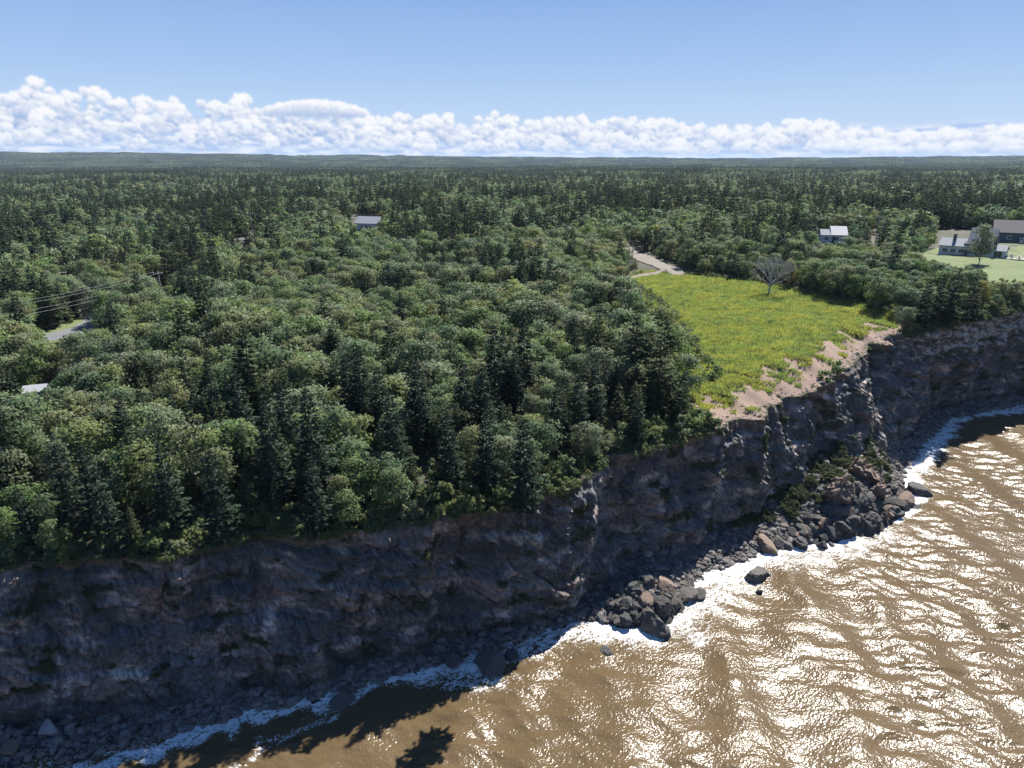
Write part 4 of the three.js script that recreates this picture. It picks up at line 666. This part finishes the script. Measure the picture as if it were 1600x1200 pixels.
  own.sort((a, b) => project(a.x, a.y, a.z)[0] - project(b.x, b.y, b.z)[0]);
  own.forEach((t, i) => { const m = mesh('shrub', bush[Math.floor(t.q * 3)].crown, broadMats[Math.floor(t.q * 77) % broadMats.length]); m.position.set(t.x, t.y, t.z); m.rotation.y = t.q * 60; const s = t.h / 2; m.scale.set(s, s, s); m.userData = { label: `leafy shrub hanging at the cliff rim, ${ordinal(i + 1)} along it from the left`, category: 'shrub', group: 'shrubs along the cliff rim' }; });
  // plants on the ledges of the cliff and on the scree
  const plants = [[], [], []];
  for (let i = 0; i < 16000; i++) { const u = -30 + 190 * R2(), k = 0.02 + 0.86 * R2(), q = R2(), c = cliffPoint(u, k); if (mossAt(u, c.y, c.layer) < 0.35 + 0.5 * q) continue; const [x, z] = toXZ(u, c.w - 0.1); plants[i % 3].push({ x, z, y: c.y - 0.15, h: 0.25 + 0.6 * R2(), fat: 1, q, kind: 's' }); }
  for (let i = 0; i < 4200; i++) { const u = mound[0] - 24 + 42 * R2(), f = footW(u), s = shoreW(u), w = lerp(f - 1, s, R2() * 0.75), y = beachY(u, w), q = R2(), [x, z] = toXZ(u, w); if (y < -13.4 || fbm(u / 4 + 7, w / 4, 3) + 0.12 < 0.1 * q) continue; plants[i % 3].push({ x, z, y: y - 0.1, h: 0.3 + 0.6 * R2(), fat: 1.1, q, kind: 's' }); }
  const cp = new THREE.Group(); cp.name = 'cliff_plants'; cp.userData = { kind: 'stuff', label: 'green plants growing on the ledges and scree of the cliff', category: 'plants' }; scene.add(cp);
  bush.forEach((b, i) => copies(cp, 'ledge_plants', b.crown, whiteLeaf, plants[i], 2, (t) => { const k = 0.8 + 0.5 * t.q; return C4.setRGB(0.060 * k, 0.082 * k, 0.032 * k); }));
  console.log('tufts', lists.map((l) => l.length).join(), 'under', under.map((l) => l.length).join(), 'plants', plants.map((l) => l.length).join(), 'own', own.length);
}
function bareTree(name, px, py, h, spread, label, seed, mat) {
  const p = onPlateau(px, py), R = rng(seed), trunk = [], twigs = [], g = thing(name, label, 'tree'); g.position.set(p[0], groundY(p[0], p[2]), p[2]);
  const grow = (a, d, len, r, depth) => {
    const b = a.clone().addScaledVector(d, len * 0.5), bend = d.clone().add(new THREE.Vector3((R() - 0.5) * 0.4, 0.12, (R() - 0.5) * 0.4)).normalize(), c = b.clone().addScaledVector(bend, len * 0.5);
    limb(depth < 1 ? trunk : twigs, [a.toArray(), b.toArray(), c.toArray()], r, r * 0.62, depth < 2 ? 7 : 4);
    if (depth > 4) return; const n = depth === 0 ? 8 : 3 + (R() < 0.4 ? 1 : 0);
    for (let i = 0; i < n; i++) { const az = (i + R() * 0.8) / n * 6.28, tilt = (depth === 0 ? spread : 0.55) * (0.5 + 0.8 * R()), nd = bend.clone().multiplyScalar(Math.cos(tilt)).add(new THREE.Vector3(Math.cos(az), 0.15, Math.sin(az)).multiplyScalar(Math.sin(tilt))).normalize(), from = b.clone().lerp(c, 0.35 + 0.65 * R()); grow(from, nd, len * (0.62 + 0.2 * R()), r * 0.52, depth + 1); }
  };
  grow(new THREE.Vector3(0, -0.2, 0), new THREE.Vector3(0, 1, 0), h * 0.34, h * 0.026, 0);
  mesh('trunk', mergeGeometries(trunk), mat, g); mesh('branches', mergeGeometries(twigs), mat, g);
}
bareTree('bare_tree', 1201, 461, 9.4, 1.0, 'bare grey dead tree standing alone in the yellow meadow', 41, deadWood);
function snag(px, py, h, label, seed) {
  const p = onPlateau(px, py), R = rng(seed), tr = [], br = [], g = thing('dead_spruce', label, 'tree', 'dead spruces'); g.position.set(p[0], groundY(p[0], p[2]), p[2]);
  limb(tr, [[0, -0.3, 0], [0.1, h * 0.5, 0], [0, h, 0.1]], h * 0.014, 0.02, 6);
  for (let i = 0; i < 60; i++) { const f = 0.25 + 0.72 * R(), az = R() * 6.28, l = 0.16 * h * (1.05 - f) * (0.6 + 0.8 * R()) + 0.2; limb(br, [[0.05, f * h, 0], [Math.cos(az) * l * 0.6, f * h - 0.05, Math.sin(az) * l * 0.6], [Math.cos(az) * l, f * h + (R() - 0.6) * 0.4, Math.sin(az) * l]], 0.03, 0.01, 3); }
  mesh('trunk', mergeGeometries(tr), deadWood, g); mesh('branches', mergeGeometries(br), deadWood, g);
}
snag(981, 424, 9, 'thin bare spruce at the mouth of the gravel track, taller of two', 51); snag(987, 420, 7.5, 'thin bare spruce at the mouth of the gravel track, shorter of two', 52); snag(1271, 388, 8, 'grey dead spruce standing left of the small white house', 53);

// ---------------------------------------------------------------- boulders and rubble
const rockGeo = Array.from({ length: 9 }, (_, i) => {
  const R = rng(1000 + i), g = new THREE.IcosahedronGeometry(1, 4), p = g.attributes.position, planes = Array.from({ length: 11 }, () => [rndDir(R, new THREE.Vector3()).clone(), 0.42 + 0.34 * R()]), sx = 0.8 + 0.5 * R(), sy = 0.6 + 0.35 * R(), sz = 0.75 + 0.4 * R();
  for (let k = 0; k < p.count; k++) { va.fromBufferAttribute(p, k).normalize(); let r = 1; for (const [n, d] of planes) { const c = va.dot(n); if (c > 0.05) r = Math.min(r, d / c); } r *= 1 + 0.05 * n3(va.x * 3 + i * 9, va.y * 3, va.z * 3) + 0.025 * n3(va.x * 8, va.y * 8 + i, va.z * 8); p.setXYZ(k, va.x * r * sx * 0.78, va.y * r * sy * 0.78, va.z * r * sz * 0.78); }
  g.computeVertexNormals(); return g;
});
const rockMats = [[0.085, 0.08, 0.078], [0.065, 0.062, 0.062], [0.11, 0.10, 0.09], [0.075, 0.078, 0.08]].map((c) => std({ color: rgb(...c), roughness: 0.85, map: rockTone, bumpMap: rockBump, bumpScale: 0.06 })), brownRock = std({ color: rgb(0.22, 0.16, 0.12), roughness: 0.9, map: rockTone, bumpMap: rockBump, bumpScale: 0.06 }), paleRock = std({ color: rgb(0.36, 0.33, 0.33), roughness: 0.9, map: rockTone, bumpMap: rockBump, bumpScale: 0.06 });
const onShore = (px, py) => { let Y = SEA, p; for (let i = 0; i < 12; i++) { p = at(px, py, Y); const [u, w] = toUW(p[0], p[2]); Y = lerp(Y, Math.max(SEA - 0.5, beachY(u, w)), 0.6); } return p; };
const RB = rng(606);
function boulder(px, py, size, label, group, mat) {
  const p = onShore(px, py + size * 5), m = mesh('boulder', rockGeo[Math.floor(RB() * 9)], mat ?? rockMats[Math.floor(RB() * 4)]); m.position.set(p[0], p[1] + size * 0.14, p[2]); m.rotation.set(RB() * 0.5, RB() * 6.28, RB() * 0.5); m.scale.setScalar(size); m.userData = { label, category: 'boulder' }; if (group) m.userData.group = group;
}
const spit = 'boulders on the rocky spit', pile = 'boulders of the rock pile below the headland', wet = 'rocks standing in the surf';
boulder(1017, 962, 3.0, 'largest dark boulder at the tip of the rocky spit, foam around it'); boulder(1032, 940, 2.0, 'dark wedge boulder behind the largest one on the spit'); boulder(1005, 935, 1.7, 'tan topped boulder in the middle of the rocky spit', spit, brownRock); boulder(1040, 910, 1.9, 'tall tan boulder at the inner end of the spit', spit, brownRock); boulder(1012, 905, 1.5, 'leaning slab at the foot of the cliff above the spit', spit); boulder(990, 915, 1.3, 'dark block on the shaded side of the spit', spit);
boulder(1072, 925, 1.8, 'dark boulder in white foam just off the spit'); boulder(1092, 928, 1.6, 'outermost dark boulder in white foam off the spit'); boulder(1036, 985, 1.6, 'low wet rock in the water beyond the largest boulder', wet); boulder(1058, 940, 1.1, 'small rock in foam between spit and outer boulders', wet);
boulder(1180, 898, 2.0, 'larger of two rocks in the bright surf below the pillar', wet); boulder(1190, 892, 1.5, 'smaller of two rocks in the bright surf below the pillar', wet); boulder(1186, 924, 0.9, 'single small rock in open water off the pillar', wet); boulder(948, 1019, 1.3, 'lone small rock in sunlit water left of the spit', wet);
boulder(770, 1038, 2.4, 'wide black rock awash in the shaded surf', wet); boulder(795, 1024, 1.6, 'black rock behind the wide one in shaded surf', wet); boulder(708, 1030, 1.5, 'upright dark rock in shaded foam under the cliff', wet); boulder(537, 1098, 1.7, 'dark rock with a foam collar in the shaded water', wet); boulder(628, 1066, 1.2, 'small round rock ringed by swirling shaded foam', wet); boulder(76, 1133, 1.6, 'pale angular rock on the beach under the cliff', null, paleRock); boulder(18, 1165, 1.3, 'brownish rock on the gravel beach near the picture corner', null, brownRock);
boulder(1199, 848, 2.4, 'sunlit brown boulder at the near end of the rock pile', null, brownRock); boulder(1433, 760, 2.6, 'large dark boulder at the far seaward end of the rock pile'); boulder(1412, 776, 2.2, 'rounded reddish boulder beside the large end boulder', null, brownRock);
for (const [x, y, s, l] of [[1300, 852, 1.3, 'rock in foam off the pile, nearer of two'], [1285, 850, 1.2, 'rock in foam off the pile, farther left of two'], [1304, 834, 1.0, 'small rock between the pile and the foam rocks'], [1403, 800, 1.2, 'wet rock off the end of the pile, lowest'], [1428, 790, 1.4, 'wet rock off the end of the pile, seaward'], [1415, 789, 1.0, 'small wet rock near the end of the pile'], [1345, 812, 0.9, 'small rock at the water edge of the pile']]) boulder(x, y, s, l, wet);
const pick = (poly) => { const xs = poly.map((p) => p[0]), ys = poly.map((p) => p[1]); for (;;) { const x = lerp(Math.min(...xs), Math.max(...xs), RB()), y = lerp(Math.min(...ys), Math.max(...ys), RB()); if (inPoly(poly, x, y)) return [x, y]; } };
const pileB = [[1205, 842], [1240, 815], [1290, 790], [1330, 755], [1380, 755], [1420, 770], [1428, 788], [1370, 812], [1300, 832], [1240, 852], [1208, 856]], pileA = [[945, 948], [985, 928], [1010, 915], [1045, 922], [1050, 950], [1025, 965], [965, 972]];
for (let i = 0; i < 240; i++) { const [x, y] = pick(pileB), s = 0.42 + 1.25 * RB() ** 2.4; const br = RB() < 0.12; boulder(x, y, s, `${s < 0.8 ? 'small' : s < 1.3 ? 'middling' : 'big'} ${br ? 'brown' : 'dark grey'} angular boulder ${x < 1270 ? 'at the near end' : x < 1330 ? 'in the near half' : x < 1380 ? 'in the far half' : 'at the far end'} of the rock pile${y > 842 - (x - 1205) * 0.27 ? ', by the water' : ', up the slope'}`, pile, br ? brownRock : null); }
for (let i = 0; i < 90; i++) { const [x, y] = pick(pileA), s = 0.4 + 0.8 * RB() ** 2; boulder(x, y, s, `${s < 0.55 ? 'very small' : 'small'} broken rock ${x < 980 ? 'at the shaded end' : x < 1012 ? 'in the middle' : 'on the seaward side'} of the rocky spit`, 'small rocks on the spit'); }
{
  const cragGeo = (i) => { const Q = rng(2000 + i), g = new THREE.IcosahedronGeometry(1, 9), p = g.attributes.position, pl = Array.from({ length: 16 }, () => [rndDir(Q, new THREE.Vector3()).clone(), 0.4 + 0.45 * Q()]); for (let k = 0; k < p.count; k++) { va.fromBufferAttribute(p, k).normalize(); let r = 1; for (const [n, d] of pl) { const c = va.dot(n); if (c > 0.05) r = Math.min(r, d / c); } const [, e, id] = cells(va.x * 2.6 + va.y * 1.1 + i * 5, va.z * 2.6 - va.y * 1.7); r *= 0.9 + 0.34 * (id - 0.5) - 0.12 * (1 - smooth(0, 0.15, e)) + 0.08 * n3(va.x * 4, va.y * 4, va.z * 4 + i); p.setXYZ(k, va.x * r * 0.7, va.y * r * 0.7, va.z * r * 0.7); } g.computeVertexNormals(); return g; };
  const crag = (px, py, s, sy, label) => { const p = onShore(px, py), m = mesh('rock_outcrop', cragGeo(px), brownRock); m.position.set(p[0], p[1] + s * 0.2, p[2]); m.rotation.set(0.1, RB() * 6, 0.15); m.scale.set(s, s * sy, s); m.userData = { label, category: 'rock' }; };
  crag(1312, 772, 4.2, 1.1, 'brown outcrop on the seaward flank of the rock pile'); crag(1345, 748, 4.4, 1.2, 'tallest craggy outcrop crowning the rock pile'); crag(1372, 774, 3.0, 0.8, 'low craggy outcrop at the far flank of the rock pile');
  const R = rng(71), lists = [[], [], []];
  for (let i = 0; i < 15000; i++) { const u = -40 + 195 * R(), f = footW(u), s = shoreW(u), w = lerp(f - 0.8, Math.max(s, f + 1) + 0.7, R()), y = beachY(u, w), q = R(), k = R(); if (y < SEA - 0.35) continue; const [x, z] = toXZ(u, w); lists[i % 3].push({ x, z, y: y + 0.02, h: 0.14 + 0.5 * k ** 4, fat: 1, q }); }
  for (let i = 0; i < 9000; i++) { const u = 62 + 56 * R(), t = 0.5 + 10 * R(), q = R(), k = R(), [x, z] = toXZ(u, rim(u) - t); if (soilAt(x, z) < 0.5 || !inPoly(fieldPlan, x, z)) continue; lists[i % 3].push({ x, z, y: groundY(x, z) + 0.06, h: 0.06 + 0.22 * k ** 4, fat: 1, q, soil: true }); }
  const g = new THREE.Group(); g.name = 'beach_rubble'; g.userData = { kind: 'stuff', label: 'loose stones and rubble at the foot and on the rim of the cliff', category: 'rubble' }; scene.add(g);
  const small = [0, 1, 2].map((i) => { const b = new THREE.IcosahedronGeometry(0.6, 1), p = b.attributes.position, Q = rng(80 + i), sx = 0.8 + 0.6 * Q(), sz = 0.7 + 0.5 * Q(); for (let k = 0; k < p.count; k++) { va.fromBufferAttribute(p, k); const r = 1 + 0.22 * n3(va.x * 2.5 + i * 7, va.y * 2.5, va.z * 2.5); p.setXYZ(k, va.x * r * sx, va.y * r * 0.7, va.z * r * sz); } b.computeVertexNormals(); return b; });
  const rm = std({ color: rgb(1, 1, 1), roughness: 0.9 });
  small.forEach((b, i) => copies(g, 'stones', b, rm, lists[i], 1, (t) => { const k = (0.05 + 0.09 * ((t.q * 17) % 1)) * (t.soil ? 1.8 : 1), w = t.soil ? 1 : (t.q * 5) % 1; return C4.setRGB(k * (1 + 0.25 * w), k, k * (1 - 0.1 * w)); }));
}
renderer.render(scene, camera);
